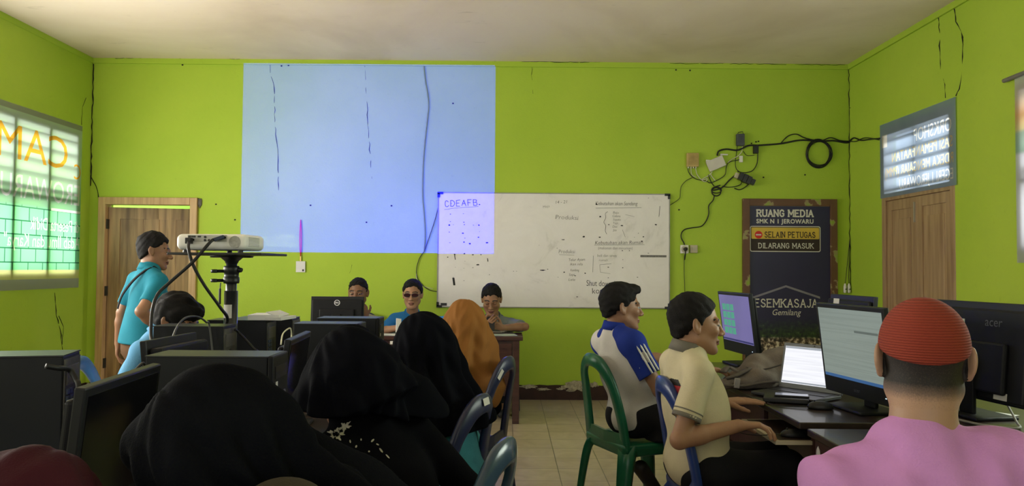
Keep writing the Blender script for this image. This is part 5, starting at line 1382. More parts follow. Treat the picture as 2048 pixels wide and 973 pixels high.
mb = MB(); mb.tube([(px_ + .02, py_, pz - .08), (px_ + .055, py_ - .01, pz - .09)], .012, 8); mb.build('tilt_knob', BLACK, st, True)
mb = MB(); z1_ = at(452, 566, 3.95).z; mb.tube([(px_ - .044, py_ - .03, z1_), (px_ - .046, py_ - .032, z1_ - .04)], .003, 6); mb.tube([(px_ - .046, py_ - .032, z1_ - .03), (px_ - .046, py_ - .032, z1_ - .11)], .006, 6); mb.build('hanging_pin', BLACK, st)
z0_, z2_ = at(460, 637, 3.95).z, at(460, 610, 3.95).z
mb = MB()
for i in range(7):
    a0 = R(200 + i * 14); a1 = R(200 + (i + 1) * 14)
    mb._add([(px_ + .0348 * math.cos(a), py_ + .0348 * math.sin(a), z) for a, z in ((a0, z0_), (a1, z0_), (a1, z2_), (a0, z2_))], [(0, 1, 2, 3)])
mb.build('paper_label', LABW, st)
for k in range(3):
    a = R((0, 120, 240)[k]); dx, dy = math.cos(a), math.sin(a); mb = MB(); mb.tube([(px_ + dx * .03, py_ + dy * .03, .70), (px_ + dx * .19, py_ + dy * .19, .015)], .012, 8)
    lg = mb.build('leg', POLE, st, True)
    mb = MB(); q = .19; mb.lathe((px_ + dx * q, py_ + dy * q, .0), [(.018, 0), (.018, .03), (.014, .035)], 10); mb.build('rubber_foot', BLACK, lg)
# projector: back towards the room, lens towards the far wall
pj = empty('projector', (at(443, 500, 3.98).x, 3.98, pz), 'white video projector on the black tripod plate', 'projector', rz=R(-3))
S = Sculpt(); S.u(bxs((0, 0, .052), (.178, .135, .040), None, .026), 0)
V, F = S.mesh(.006); finish('casing', V, F, mat('projector_white', (.82, .81, .78), .4, .04), pj, True, local=True)
mb = MB(); mb.lim(-.115, .085, -.1365, -.134, .052, .086); rp = mb.build('connector_panel', mat('projector_port_panel', (.50, .50, .47), .5, .1), pj, local=True)
mb = MB()
for (x, z, w, h) in ((-.105, .078, .012, .010), (-.085, .078, .022, .009), (-.055, .078, .016, .008), (-.085, .062, .010, .010), (.055, .074, .020, .012)): mb.lim(x - w / 2, x + w / 2, -.139, -.136, z - h / 2, z + h / 2)
for (x, z) in ((-.025, .076), (-.025, .060), (-.005, .060), (.075, .074)): mb.lathe((x, -.136, z), [(.006, 0), (.006, .004)], 10, Euler((R(90), 0, 0)).to_matrix())
mb.build('sockets', BLACK, rp, local=True)
mb = MB(); mb.lathe((.125, -.1345, .052), [(.030, 0), (.030, .002)], 22, Euler((R(90), 0, 0)).to_matrix()); mb.build('speaker_grille', mat('grey_grille', (.40, .40, .38), .6, .2, 60), pj, local=True)
mb = MB()
for k in range(7): mb.lim(.177, .1795, -.09, .05, .032 + .007 * k, .0345 + .007 * k)
mb.build('vent_slats', mat('vent_grey', (.30, .30, .28), .6), pj, local=True)  # plain grey bars on the side of the casing
mb = MB()
for (x, y) in ((-.14, -.1), (.14, -.1), (0, .1)): mb.lathe((x, y, 0), [(.014, 0), (.012, .014)], 12)
mb.build('adjusting_feet', BLACK, pj, local=True)
mb = MB(); mb.lathe((-.0, .1355, .055), [(.040, 0), (.040, .010), (.030, .012)], 22, Euler((R(-90), 0, 0)).to_matrix()); mb.build('lens_ring', BLACK, pj, local=True)
# lamp: throws the picture itself; the rectangle is the lamp's own gate
LP = Vector((at(443, 500, 3.98).x, 4.135, pz + .055))
sx0, sx1 = at(484, 300, YB).x, at(990, 300, YB).x
sz1, sz0 = at(737, 127.5, YB).z, at(737, 506, YB).z
TH_ = YB - LP.y
li = bpy.data.lights.new('projector_lamp', 'SPOT'); li.energy = 7600; li.shadow_soft_size = .0; li.spot_size = R(70); li.spot_blend = 0; li.color = (.0, .004, 1.0)
lo = bpy.data.objects.new('projector_lamp', li); lo.location = LP; lo.rotation_euler = (R(90), 0, 0); COL.objects.link(lo)
li.use_nodes = True; t = li.node_tree; em = [n for n in t.nodes if n.type == 'EMISSION'][0]
tc = t.nodes.new('ShaderNodeTexCoord'); sp = t.nodes.new('ShaderNodeSeparateXYZ'); t.links.new(tc.outputs['Normal'], sp.inputs[0])
zz = mathn('MULTIPLY', sp.outputs['Z'], -1.0)
u_, v_ = mathn('DIVIDE', sp.outputs['X'], zz), mathn('DIVIDE', sp.outputs['Y'], zz)
def band(q, a, b_): return mathn('MULTIPLY', mathn('GREATER_THAN', q, a), mathn('LESS_THAN', q, b_))
gate = mathn('MULTIPLY', band(u_, (sx0 - LP.x) / TH_, (sx1 - LP.x) / TH_), band(v_, (sz0 - LP.z) / TH_, (sz1 - LP.z) / TH_))
t.links.new(gate, em.inputs['Strength'])
# added second lamp for the white caption, behind a mask plate with cut-out letters
LP2 = LP + Vector((.055, 0, 0)); sd = .02; kk = sd / TH_
loops = []
for s, px0, px1, py in (('Sumber :  HDMI', 488, 588, 476), ('Tidak Ada Sinyal', 488, 595, 487.5)):
    v, f = text_mesh(s, .095, bold=.0015); xs = [a[0] for a in v]; x0, x1 = at(px0, py, YB).x, at(px1, py, YB).x; cz_ = at(px0, py, YB).z
    k = (x1 - x0) / (max(xs) - min(xs))
    v2 = [((a[0] - min(xs)) * k + x0 - LP2.x, a[1] + cz_ - LP2.z) for a in v]; loops += outline_loops(v2, f)
v, f = holed_sheet((-.011 / kk, .011 / kk, -.011 / kk, .011 / kk), loops); v = [(a[0] * kk, a[1] * kk) for a in v]
sl = finish('caption_mask', [(LP2.x + a[0], LP2.y + sd, LP2.z + a[1]) for a in v], f, BLACK)
sl.parent = pj; sl.matrix_parent_inverse = (Matrix.Translation(pj.location) @ Matrix.Rotation(R(-3), 4, 'Z')).inverted()
l2 = bpy.data.lights.new('projector_caption_lamp', 'SPOT'); l2.energy = 260; l2.shadow_soft_size = 0; l2.spot_size = R(34); l2.spot_blend = 0
o2 = bpy.data.objects.new('projector_caption_lamp', l2); o2.location = LP2; o2.rotation_euler = (R(90), 0, 0); COL.objects.link(o2)
# cables of the projector
q = lambda px, py, Y: at(px, py, Y)
mb = MB(); mb.tube(spline([q(432, 478, 3.83), q(420, 485, 3.78), q(385, 525, 3.74), q(340, 565, 3.70), q(315, 590, 3.66), q(304, 625, 3.60), q(302, 670, 3.55), q(303, 705, 3.50), Vector((-1.66, 3.5, .75))], 8), .008, 8)
cb = thing_mesh(mb, 'projector_cable', CABLE, 'thick black cable sweeping from the projector down to the left tower', 'cable', smooth=True)
a = q(438, 477, 3.82); MB().box(a, (.05, .05, .018), Euler((0, R(-20), R(20))).to_matrix()).build('plug', mat('blue_black_plug', (.02, .03, .07), .4), cb, bevel=.003)
mb = MB(); mb.tube(spline([q(378, 484, 3.82), q(377, 498, 3.76), q(386, 530, 3.75), q(408, 570, 3.78), q(440, 615, 3.84), q(455, 640, 3.9), Vector((-1.46, 3.95, 1.0)), Vector((-1.45, 4.0, .75))], 8), .008, 8)
cb = thing_mesh(mb, 'projector_cable', CABLE, 'black power cable hanging from the left end of the projector', 'cable', smooth=True)
MB().box(q(378, 482, 3.83), (.028, .035, .03)).build('plug', BLACK, cb, bevel=.003)
cable3([q(345, 712, 3.0), q(345, 680, 3.1), q(356, 652, 3.2), q(372, 636, 3.3), q(395, 634, 3.45), q(412, 645, 3.55), q(420, 660, 3.6), Vector((-1.32, 3.55, .75))], 'grey-black cable arching over the small dark monitor', .0045, mat('grey_black_cable', (.05, .05, .05), .5))
cable3([q(470, 660, 3.72), q(480, 668, 3.75), q(505, 695, 3.72), q(520, 715, 3.7), Vector((-1.12, 3.6, .75))], 'black cable bunch hanging behind the tower near the pole', .006)
cable3([q(562, 690, 3.3), q(566, 668, 3.35), q(580, 657, 3.4), q(583, 670, 3.42), q(583, 690, 3.4), Vector((-.93, 3.4, .75))], 'pale cable curling over the slim black monitor', .0032, WCABLE)
cable3([q(92, 733, 2.33), q(115, 737, 2.36), q(138, 740, 2.42), q(152, 760, 2.42), q(157, 790, 2.40), Vector((-1.32, 2.38, .75))], 'thick black cable plugged into the tower at the left edge', .009)
cable3([q(244, 765, 2.5), q(252, 750, 2.5), q(270, 741, 2.55), q(289, 738, 2.6), Vector((-1.3, 2.7, .75))], 'dark cable looping up left of the big front tower', .005, mat('grey_black_cable', (.05, .05, .05), .5))
# ------------------------------------------------------------ plastic chairs
def chair(label, x, y, face, m, group='plastic stacking chairs', sticker=None):
    rt = empty('plastic_chair', (x, y, 0), label, 'chair', group, R(face - 90))   # sits looking along local +Y
    S = Sculpt(); S.u(bxs((0, 0, .425), (.215, .205, .016), None, .014), 0); S.u(bxs((0, .195, .410), (.20, .018, .026), None, .012), .02)
    for q in (-1, 1): S.u(bxs((q * .200, 0, .405), (.014, .195, .030), None, .010), .02)
    S.u(bxs((0, -.195, .405), (.20, .014, .030), None, .01), .02); S.sub(el((0, .0, .475), (.17, .16, .045)), .03)
    V, F = S.mesh(.009); finish('seat', V, F, m, rt, True, local=True)
    def prof(a, b_): return [(-a, -b_), (-a * .4, -b_ * 1.25), (a * .4, -b_ * 1.25), (a, -b_), (a, b_), (-a, b_)]
    for (sx, sy) in ((-1, 1), (1, 1), (-1, -1), (1, -1)):
        mb = MB(); P = spline([(sx * .175, sy * .165, .415), (sx * .205, sy * .195, .36), (sx * .222, sy * .222, .20), (sx * .238, sy * .245, 0)], 5)
        mb.sweep(P, prof(.042, .021), up=(sx * .7, sy, 0), scales=[1.15 - .45 * i / (len(P) - 1) for i in range(len(P))])
        mb.build('leg', m, rt, True, local=True)
    mb = MB(); n = 40; P = []
    base = spline([(-.195, -.185, .40), (-.188, -.205, .55), (-.165, -.235, .70), (-.135, -.262, .80), (-.075, -.280, .866), (0, -.288, .884), (.075, -.280, .866), (.135, -.262, .80), (.165, -.235, .70), (.188, -.205, .55), (.195, -.185, .40)], 6)
    mb.sweep(base, [(-.024, -.008), (-.018, -.015), (.034, -.013), (.046, -.006), (.046, .006), (.034, .012), (-.018, .014), (-.024, .008)], up=(0, -.25, .0001) if False else (0, -1, 0.2))
    bk = mb.build('backrest', m, rt, True, local=True)
    mb = MB(); mb.sweep([(-.19, -.196, .462), (0, -.205, .458), (.19, -.196, .462)], [(-.008, -.03), (.008, -.03), (.008, .03), (-.008, .03)], up=(0, 0, 1)); mb.build('lower_rail', m, rt, local=True)
    if sticker is not None:
        i = sticker; p = base[i]; t_ = (base[i + 1] - base[i - 1]).normalized(); o = Vector((0, -1, .25)).normalized()
        s_ = t_.cross(o).normalized(); mb = MB(); c = p + s_ * .0 
        sgn_o = -1
        mb._add([c - o * .0172 * sgn_o + a * t_ * .028 + s_ * (.006 + b_ * .013) for a, b_ in ((-1, -1), (1, -1), (1, 1), (-1, 1))], [(0, 1, 2, 3)])
        mb.build('sticker', LABW, bk, local=True)
    return rt
def plastic(name, c, rough=.32): return mat(name, c, rough, .18, 9, .05, 40, spec=.5)
GREENP = plastic('green_chair_plastic', (.008, .105, .052)); BLUEP = plastic('blue_chair_plastic', (.012, .035, .17)); NAVYP = plastic('navy_chair_plastic', (.012, .018, .060), .38); TEALP = plastic('slate_blue_chair_plastic', (.040, .075, .12), .22); PALEP = plastic('grey_blue_chair_plastic', (.085, .15, .25), .3)
chair('green plastic chair under the man in the white and blue shirt', .73, 4.33, 23, GREENP)
chair('blue plastic chair under the man in the cream polo shirt', .96, 3.37, 5, BLUEP)
chair('dark navy plastic chair behind the woman in the mustard headscarf', -.26, 4.14, 160, NAVYP, sticker=20)
chair('dark navy plastic chair with its back leaning beside the turquoise dress', -.36, 2.93, 160, NAVYP, sticker=30)
chair('glossy slate-blue plastic chair back in the bottom centre foreground', -.275, 2.19, 163, TEALP, sticker=38)
chair('pale grey-blue plastic chair behind the bending man in light blue', -1.89, 3.99, 10, PALEP, sticker=44)
chair('plastic chair hidden under the man in the pink shirt', .86, 1.34, 76, BLUEP)
chair('plastic chair hidden under the bowed woman in the foreground', -.06, 1.42, 184, NAVYP)
chair('plastic chair hidden under the woman in maroon', -.74, .80, 95, NAVYP)
for px, lab in ((716, 'chair under the man behind the emblem monitor'), (826, 'chair under the man in dark glasses'), (985, 'chair under the man in the grey striped shirt')):
    chair(lab, at(px, 700, 7.62).x, 7.66, 270, NAVYP)

# ------------------------------------------------------------ the people
SK1 = mat('warm_brown_skin', (.27, .135, .075), .5, .10, 10, .08, 120); SK2 = mat('tan_skin', (.34, .18, .105), .5, .10, 10, .08, 120); SK3 = mat('deep_brown_skin', (.20, .095, .052), .5, .1, 10, .08, 120); SK4 = mat('light_tan_skin', (.42, .25, .165), .5, .08, 10, .06, 120)
def cloth(name, c, var=.10, bump=.25): return mat(name, c, .85, var, 7, bump, 260, spec=.2, sheen=.0)
BLKT = cloth('black_trouser_cloth', (.010, .010, .012), .3)
LEATH = mat('black_sandal_leather', (.014, .012, .011), .5, .2)
# man in white and blue
WS, BS, TR = cloth('white_shirt_cloth', (.56, .53, .50)), cloth('royal_blue_cloth', (.012, .030, .235)), mat('white_shirt_stripe', (.60, .58, .55), .8, .05)
ma_ = person('man in a white and royal blue sports shirt sitting on the green chair', 20, (.70, 4.30, .565), at(1230, 668, 4.3), at(1243, 616, 4.3), (8, 2, 0), 1.06,
    dict(R=dict(w=at(1404, 741, 4.12), pole=(-.4, -.3, -1), d=(1, .1, .02), n=(0, 0, -1), curl=.3), L=dict(w=(1.10, 4.62, .80), n=(0, 0, -1))),
    dict(R=(at(1345, 838, 4.15), at(1288, 925, 4.2), at(1318, 990, 4.28)), L=((1.08, 4.55, .53), (1.0, 4.6, .10))),
    dict(skin=SK1, shirt=WS, pants=BLKT, collar=BS, shoe=LEATH), .62, 1.12, 1.06, .005, .006, 'quiff', hem=-.06, seed=2, fold=.006)
for q in 'LR':
    G = Sculpt(); S_, E = ma_['sh'][q], ma_['el'][q]; E2 = S_ + (E - S_) * .66; N_ = ma_['N']; u_ = ma_['u']; d = unit(E - S_)
    G.u(cutp(rc(S_, E, .066, .0625), half(E2, d)), 0); G.u(rc(N_ + (S_ - N_) * .42 + u_ * .010, S_ - u_ * .004, .058, .064), .03)
    G.u(rc(N_ + (S_ - N_) * .42 + ma_['T'][:, 1] * .05 - u_ * .02, S_, .05, .06), .03)
    G.disp(ripple(.004, 40, 31)); slv = sculpt('sleeve', G, .005, BS, ma_['root']); slv['label'] = 'royal blue sleeve'
    out = unit(S_ - N_); up = unit(u_ - d * (u_ @ d)); sd = unit(np.cross(d, up)); L_ = np.linalg.norm(E2 - S_)
    for k in range(3):
        pts = []
        for i in range(12):
            t_ = -.045 + (L_ + .045) * i / 11; w_ = np.clip((t_ + .045) / .10, 0, 1); ang = (k - 1) * .30 + (.55 if q == 'R' else -.55)
            dirr = up * math.cos(ang) + sd * math.sin(ang); rad = .0700
            pts.append(Vector(S_ + d * t_ + dirr * rad if t_ > 0 else S_ + out * t_ * 1.2 + d * 0 + dirr * (rad - .006 * (1 - w_))))
        m_ = MB(); m_.sweep(pts, [(-.0045, -.004), (.0045, -.004), (.0045, .0025), (-.0045, .0025)], up=tuple(up)); m_.build('sleeve_stripe', TR, slv, True)
# man in cream polo
CRM, GRC = cloth('cream_polo_cloth', (.58, .51, .34)), cloth('grey_knit_collar', (.17, .155, .13))
def cream(c, K):
    r = np.zeros(len(c), dtype=np.int32)
    for q in 'LR':
        S_, E = K['sh'][q], K['el'][q]; L = np.linalg.norm(E - S_); d = unit(E - S_); t_ = (c - S_) @ d; rad = np.linalg.norm(c - S_ - t_[:, None] * d, axis=1)
        pass
    o = K['N'] - K['T'][:, 2] * .12 - K['T'][:, 1] * .11 + K['T'][:, 0] * .085
    b = (c - o) @ K['T']
    m = (np.abs(b[:, 0]) < .055) & (np.abs(b[:, 2]) < .040) & (b[:, 1] < .04)
    r[m] = 2; r[m & (np.abs(b[:, 2]) < .016) & (np.abs(b[:, 0]) < .05)] = 3
    return r
mb_ = person('man in a cream polo shirt with grey collar sitting on the blue chair', 6, (.825, 3.36, .545), at(1370, 714, 3.36), at(1392, 650, 3.36), (0, 3, 0), 1.05,
    dict(R=dict(w=at(1477, 852, 3.17), pole=(-1, -.2, -.45), d=(1, .06, .03), n=(0, -.1, -1), curl=.42, thumb=.5), L=dict(w=at(1446, 806, 3.60), pole=(-.6, .3, -.8), d=(1, -.05, .12), n=(.1, .1, -1), curl=.10)),
    dict(R=((1.22, 3.34, .52), (1.24, 3.34, .085)), L=((1.22, 3.50, .52), (1.24, 3.50, .085))), dict(skin=SK2, shirt=[CRM, GRC, mat('black_print', (.02, .018, .018), .7), mat('red_print_cloth', (.50, .05, .07), .7)], pants=BLKT, collar=GRC, collar_label='grey collar'), .66, 1.08, 1.06, .004, .005, 'short', hem=-.13, shirt_fn=cream, seed=5, fold=.006)
for q in 'LR':
    S_, E = mb_['sh'][q], mb_['el'][q]; d = unit(E - S_); a_ = unit(np.cross(d, (0, 0, 1.))); b_ = np.cross(d, a_); m_ = MB()
    for k, (t0, hw) in enumerate(((.655, .009), (.575, .0025))):
        c_ = S_ + (E - S_) * t0; rr_ = .0578 if k == 0 else .0590
        m_.sweep([Vector(c_ + a_ * rr_ * math.cos(2 * math.pi * i / 28) + b_ * rr_ * math.sin(2 * math.pi * i / 28)) for i in range(28)], [(-.003, -hw), (.0025, -hw), (.0025, hw), (-.003, hw)], up=tuple(d), closed=True)
    m_.build('sleeve_cuff', GRC, mb_['root'], True)
c = at(1548, 862, 3.18); mouse((1.20, 3.235), .6725, 178, 'black mouse under the hand of the man in the cream polo', .95)
# man in pink with the red cap
PINK = cloth('pink_shirt_cloth', (.64, .29, .66))
FADE, t, b = nodes_of('cropped_hair_fading_to_skin')
tc = t.nodes.new('ShaderNodeTexCoord'); sp = t.nodes.new('ShaderNodeSeparateXYZ'); t.links.new(tc.outputs['Object'], sp.inputs[0])
nz = t.nodes.new('ShaderNodeTexNoise'); nz.inputs['Scale'].default_value = 400; t.links.new(tc.outputs['Object'], nz.inputs['Vector'])
_hz = at(1846, 722, 1.54).z
mr_ = t.nodes.new('ShaderNodeMapRange'); mr_.inputs['From Min'].default_value = _hz - .070; mr_.inputs['From Max'].default_value = _hz - .036; t.links.new(sp.outputs['Z'], mr_.inputs[0])
ad_ = t.nodes.new('ShaderNodeMath'); ad_.operation = 'MULTIPLY_ADD'; ad_.inputs[1].default_value = .5; ad_.inputs[2].default_value = -.25; t.links.new(nz.outputs['Fac'], ad_.inputs[0])
ad2 = t.nodes.new('ShaderNodeMath'); ad2.operation = 'ADD'; t.links.new(mr_.outputs[0], ad2.inputs[0]); t.links.new(ad_.outputs[0], ad2.inputs[1])
rr = ramp_node(t, [(.0, (.42, .25, .165)), (.45, (.16, .10, .075)), (1, (.016, .013, .012))]); t.links.new(ad2.outputs[0], rr.inputs[0]); t.links.new(rr.outputs[0], b.inputs['Base Color']); b.inputs['Roughness'].default_value = .7
mr = person('man in a pink shirt and red knitted cap, seen from behind', 76, (.86, 1.36, .535), at(1838, 903, 1.50), at(1846, 722, 1.54), (68, 5, 0), 1.0,
    None, None, dict(skin=SK4, shirt=PINK, pants=BLKT), .62, 1.1, 1.10, .0035, .006, None, collar=False, seed=9, fold=(.0065, 58), neck=.056, nape=-.09, napemat=FADE)
H, HM, s = mr['H'], mr['HM'], mr['hs']
K = Sculpt(); K.u(el(H + HM @ (np.array([0, -.014, .030]) * s), np.array((.082, .101, .096)) * s, HM), 0)
K.cut(half(H + HM @ (np.array([0, -.0, .028]) * s), HM @ np.array([0, .34, -1.])), .006)
CAPM, t, b = nodes_of('red_knit_wool'); tc = t.nodes.new('ShaderNodeTexCoord'); wv = t.nodes.new('ShaderNodeTexWave'); wv.bands_direction = 'Z'; wv.inputs['Scale'].default_value = 62; wv.inputs['Distortion'].default_value = 1.2; wv.inputs['Detail'].default_value = 2; wv.inputs['Detail Scale'].default_value = 3
t.links.new(tc.outputs['Object'], wv.inputs['Vector']); rr = ramp_node(t, [(0, (.22, .026, .012)), (1, (.32, .045, .022))]); t.links.new(wv.outputs['Fac'], rr.inputs[0]); t.links.new(rr.outputs[0], b.inputs['Base Color'])
bp = t.nodes.new('ShaderNodeBump'); bp.inputs['Strength'].default_value = .5; bp.inputs['Distance'].default_value = .004; t.links.new(wv.outputs['Fac'], bp.inputs['Height']); t.links.new(bp.outputs[0], b.inputs['Normal']); b.inputs['Roughness'].default_value = .9
sculpt('knitted_cap', K, .004, CAPM, mr['root'])
# standing man
TEALC = cloth('turquoise_polo_cloth', (.014, .19, .27))
m6 = person('man in a turquoise polo shirt walking past the left doorway', 50, at(287, 693, 5.3), at(296, 549, 5.3), at(309, 503, 5.34), (22, 8, 0), 1.02,
    dict(L=dict(w=at(236, 690, 5.46), pole=(-1, -.3, -.1), d=(-.05, 0, -1), n=(.9, .3, 0), curl=.4), R=dict(w=at(322, 662, 5.2), pole=(-.3, -1, -.3), d=(.5, .3, -.6))),
    dict(R=(at(285, 690, 5.2) + Vector((.02, 0, -.42)), at(285, 690, 5.2) + Vector((-.10, 0, -.76))), L=(at(292, 690, 5.4) + Vector((.10, .02, -.41)), at(292, 690, 5.4) + Vector((.16, .02, -.76)))),
    dict(skin=SK1, shirt=TEALC, pants=cloth('brown_trouser_cloth', (.10, .05, .022))), .74, 1.04, 1.06, .006, .007, 'short', hem=.02, seed=12, fold=.006, pose_upper=(.245, .225), more=[(el(A(at(288, 668, 5.3)), (.152, .15, .24)), .06)])
mb = MB(); T = m6['T']; N_ = m6['N']; 
mb.sweep(spline([N_ + T @ np.array((.075, .085, -.02)), N_ + T @ np.array((.078, .0, .052)), N_ + T @ np.array((.055, -.100, -.02)), N_ + T @ np.array((-.04, -.142, -.14)), N_ + T @ np.array((-.12, -.135, -.24))], 6), [(-.010, -.002), (.010, -.002), (.010, .003), (-.010, .003)], up=tuple(-T[:, 1])); mb.build('bag_strap', BLKT, m6['root'], True)
# bending man in light blue
LBL = cloth('light_blue_shirt_cloth', (.16, .44, .78))
m5 = person('man in a light blue shirt bending behind the computer towers on the left', 6, (-1.94, 3.99, .55), at(312, 682, 4.02), at(354, 644, 4.04), (-6, 24, 0), 1.08,
    None, dict(R=((-1.60, 3.93, .52), (-1.74, 3.92, .085)), L=((-1.60, 4.05, .52), (-1.74, 4.06, .085))), dict(skin=SK1, shirt=LBL, pants=BLKT), .66, 1.12, 1.08, .006, .007, 'floppy', hem=-.10, seed=15, fold=.006)
# three men at the head table
BEI = cloth('beige_shirt_cloth', (.42, .36, .20))
person('man in a beige shirt resting his chin on his hand behind the emblem monitor', 270, (at(716, 600, 7.6).x, 7.62, .54), at(718, 634, 7.40), at(716, 587, 7.30), (268, 6, 0), 1.12,
    dict(L=dict(w=at(731, 634, 7.14), pole=(.2, .1, -1), d=(-.25, .12, .9), n=(-.4, .8, 0), curl=.9)), None, dict(skin=SK3, shirt=BEI, pants=BLKT), .7, 1.05, 1.05, .005, .008, 'crop', seed=21)
CYB = cloth('sky_blue_shirt_cloth', (.035, .22, .56))
m2 = person('man in a sky blue shirt and dark glasses at the head table', 270, (at(826, 600, 7.6).x, 7.62, .54), at(824, 634, 7.40), at(825, 590, 7.28), (270, 4, 0), 1.10,
    dict(R=dict(w=at(797, 656, 7.0), pole=(-.6, .3, -.2), d=(.55, -.5, .05), n=(.3, 0, -1), curl=.6), L=dict(w=at(850, 657, 7.0), pole=(1, .3, .25), d=(-.55, -.5, 0), n=(0, 0, -1), curl=.4)), None,
    dict(skin=SK2, shirt=CYB, pants=BLKT), .62, 1.08, 1.08, .005, .008, 'short', seed=22, long_sleeve=.35)
H, HM, s = m2['H'], m2['HM'], m2['hs']; L = lambda x, y, z: H + HM @ (np.array([x, y, z]) * s)
mb = MB()
for q in (-1, 1):
    mb.mi(0); mb.sweep([L(q * .033 + .027 * math.cos(a) * (1 if True else 0), .1035 - .004 * abs(math.cos(a)), .006 + .016 * math.sin(a)) for a in [2 * math.pi * i / 16 for i in range(16)]], [(-.0022, -.0022), (.0022, -.0022), (.0022, .0022), (-.0022, .0022)], closed=True)
    mb.tube([L(q * .060, .098, .010), L(q * .076, .05, .012), L(q * .080, -.01, .010)], .0022, 5)
    mb.mi(1); mb.poly([L(q * .033 + .026 * math.cos(2 * math.pi * i / 16), .103, .006 + .0155 * math.sin(2 * math.pi * i / 16)) for i in range(16)])
mb.mi(0); mb.tube([L(-.008, .104, .012), L(.008, .104, .012)], .002, 5)
mb.build('glasses', [BLACK, mat('dark_tinted_lens', (.035, .012, .014), .15, .05)], m2['root'])
GRY, WHS, DKS = cloth('grey_polo_cloth', (.16, .18, .17)), mat('white_polo_stripe', (.55, .55, .53), .85, .05), cloth('dark_green_stripe_cloth', (.025, .05, .045))
def striped(c, K):
    r = np.zeros(len(c), dtype=np.int32); b = (c - K['N']) @ K['T']; z = b[:, 2]; m = np.abs(b[:, 0]) < .19
    for z0 in (-.070, -.098, -.150): r[m & (np.abs(z - z0) < .008)] = 1
    for z0 in (-.084, -.122, -.175): r[m & (np.abs(z - z0) < .010)] = 2
    return r
m3 = person('man in a grey polo shirt with white stripes reading a phone at the head table', 270, (at(985, 600, 7.6).x, 7.62, .54), at(987, 640, 7.40), at(983, 600, 7.27), (268, 24, 0), 1.12,
    dict(R=dict(w=at(972, 657, 7.0), pole=(-1, .3, .2), d=(.45, -.4, .5), n=(.3, .8, .2), curl=.7), L=dict(w=at(1004, 656, 7.02), pole=(1, .3, .0), d=(-.75, -.35, .30), n=(-.2, .8, .2), curl=.7)), None,
    dict(skin=SK1, shirt=[GRY, WHS, DKS], pants=BLKT), .68, 1.12, 1.12, .005, .006, 'short', shirt_fn=striped, seed=23)
c = at(981, 648, 6.95); o = MB().box(c, (.075, .010, .145), Euler((R(-35), 0, 0)).to_matrix()); thing_mesh(o, 'mobile_phone', BLACK, 'dark phone held by the man in the grey striped polo', 'phone', bevel=.004)
c = at(797, 652, 6.93); thing_mesh(MB().box(c, (.045, .012, .13), Euler((R(-20), R(8), R(25))).to_matrix()), 'paper_sheet', PAPER, 'folded white paper held up by the man in dark glasses', 'paper')

# women
BH = mat('black_scarf_cloth', (.0042, .0046, .0072), .80, .25, 5, .2, 300, spec=.02); BH2 = mat('black_jersey_cloth', (.0060, .0066, .0088), .85, .25, 5, .3, 260, spec=.02)
OLV = cloth('olive_brown_cloth', (.045, .036, .022)); TURQ = cloth('turquoise_dress_cloth', (.030, .15, .19), .35); BLKD = mat('black_dress_cloth', (.0045, .0045, .006), .9, .3, 7, .25, 260, spec=.03); MRN = mat('maroon_scarf_cloth', (.050, .009, .016), .85, .15, 5, .25, 300, spec=.12)
MUS = mat('mustard_scarf_cloth', (.27, .115, .030), .85, .08, 5, .25, 260, spec=.12)
def woman(label, f, P, N, H, hp, dress, scarf, hs=1.0, arms=None, seed=1, h=.007, bs=.95, brim=False, more=None, legs=None, dress_fn=None, **kw):
    w = person(label, f, P, N, H, hp, hs, arms, legs, dict(skin=SK2, shirt=dress, pants=BLKD), .6, 1.0, bs, .007, .008 if dress_fn is None else .0045, None, collar=False, seed=seed, skirt=True, shirt_fn=dress_fn, long_sleeve=.92, more=more)
    if brim:
        L = lambda x, y, z: w['H'] + w['HM'] @ np.array([x, y, z])
        tip = A(at(293, 892, 1.36)); kw['extra'] = [(rc(L(0, .03, .01), tip, .105, .036), .08)]; kw['open_'] = False
    hijab(w['root'], w['H'], w['HM'], hs, w['N'], w['T'], w['sh'], scarf, seed=seed, h=h, **kw)
    return w
FLW = [(at(px, py + 12, 2.08), rx, rz, tw) for px, py, rx, rz, tw in ((664, 833, .050, .011, -.15), (640, 838, .026, .007, .25), (690, 842, .020, .012, .6), (672, 858, .024, .017, 0), (628, 850, .004, .003, 0), (636, 852, .004, .002, .5), (633, 858, .003, .004, 0),
    (700, 872, .003, .007, .2), (712, 882, .004, .006, -.4), (722, 868, .003, .005, 0), (745, 870, .009, .004, .8), (755, 878, .007, .003, -.5), (762, 890, .012, .004, -.9), (775, 902, .012, .003, -.8), (738, 892, .004, .004, 0), (748, 925, .004, .007, 0), (758, 935, .006, .004, .3), (765, 945, .004, .008, .2), (770, 958, .005, .004, 0), (690, 895, .003, .003, 0), (718, 915, .003, .004, 0))]
FCR = mat('cream_flower_print', (.52, .47, .38), .9, .25, 60)
A_ = lambda v: np.array(v)
woman('woman in a mustard headscarf sitting before the head table', 148, (-.24, 4.17, .53), at(940, 698, 4.2), at(927, 653, 4.16), (150, 8, 0), BLKD, MUS, seed=3, lowest=.22, folds=6, amp=.010, hood=(.094, .112, .125), hem_n=(.55, -.3, 1))
woman('woman in a black headscarf and turquoise dress in the middle row', 166, (-.18, 2.93, .53), at(862, 770, 2.98), at(846, 704, 2.96), (150, 10, 0), TURQ, BH, seed=4, lowest=.20, folds=7, amp=.012, hood=(.105, .122, .132))
w2 = woman('woman in a black headscarf and black dress with cream flowers', 140, (-.24, 2.18, .53), at(722, 850, 2.22), at(700, 760, 2.18), (140, 12, 0), BLKD, BH, seed=6, lowest=-.045, hem_n=(.16, 0, 1), folds=7, amp=.013, hood=(.102, .122, .132), h=.006)
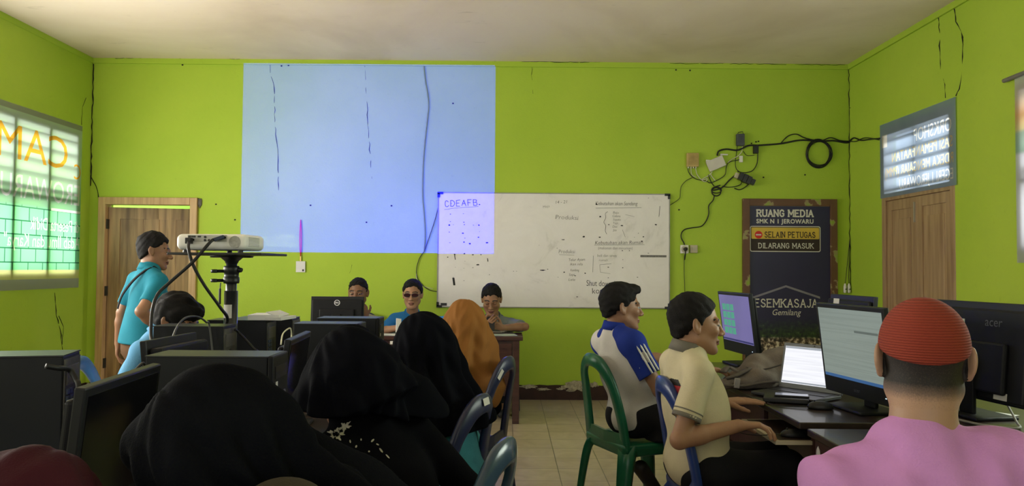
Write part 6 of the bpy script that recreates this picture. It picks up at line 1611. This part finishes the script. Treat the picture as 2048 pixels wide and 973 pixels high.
# flowers printed on her dress: each lies on the cloth's own surface
from mathutils.bvhtree import BVHTree
dr = [o for o in w2['root'].children if o.name.startswith('dress')][0]; off = w2['root'].location
bv = BVHTree.FromPolygons([v.co + off for v in dr.data.vertices], [list(p.vertices) for p in dr.data.polygons])
mb = MB(); eye = Vector((0, 0, CAMZ))
for (o, rx, rz, tw) in FLW:
    n = 64 if rx > .015 else 14; rings = []
    for f_ in ((.40, .7, 1.0) if rx == .024 else (.02, .5, 1.0)):
        ring = []
        for i in range(n):
            a = 2 * math.pi * i / n; k = f_
            if rx > .015: k *= (.72 + .28 * math.sin(5 * a + rx * 300) + .16 * math.sin(13 * a + rz * 900)) if f_ > .45 else 1
            k *= 1 if rx > .015 else .62
            x_, z_ = rx * k * math.cos(a), rz * k * math.sin(a)
            p = o + Vector((x_ * math.cos(tw) - z_ * math.sin(tw), 0, x_ * math.sin(tw) + z_ * math.cos(tw)))
            d = (p - eye).normalized(); h_ = bv.ray_cast(eye + d * 1.2, d)
            if h_[0] is None: break
            ring.append(h_[0] + h_[1] * .0015)
        if len(ring) == n: rings.append(ring)
    if len(rings) == 3:
        mb._add([q for r_ in rings for q in r_], [(j * n + i, j * n + (i + 1) % n, (j + 1) * n + (i + 1) % n, (j + 1) * n + i) for j in (0, 1) for i in range(n)])
fl = mb.build('flower_print', FCR, dr, True); fl['label'] = 'cream flower print'; fl['kind'] = 'stuff'
woman('woman in a black jersey headscarf bowed to the left in the foreground', 182, (-.06, 1.42, .53), (-.34, 1.40, .86), at(445, 905, 1.36), (192, 28, 0), OLV, BH2, hs=1.0, seed=8, lowest=.20, folds=6, amp=.026, hood=(.104, .122, .135), h=.006, brim=True, legs=dict(R=((-.42, 1.50, .50), (-.36, 1.50, .085)), L=((-.42, 1.36, .50), (-.36, 1.36, .085))), more=[(rc((-.36, 1.30, .80), (-.335, 1.17, .965), .10, .088), .05)])
woman('woman in a maroon headscarf at the bottom left corner', 95, (-.74, .82, .53), (-.735, 1.0, .80), at(40, 1115, 1.14), (95, 30, 0), MRN, MRN, seed=10, lowest=.15, folds=6, amp=.010, hood=(.11, .13, .135))
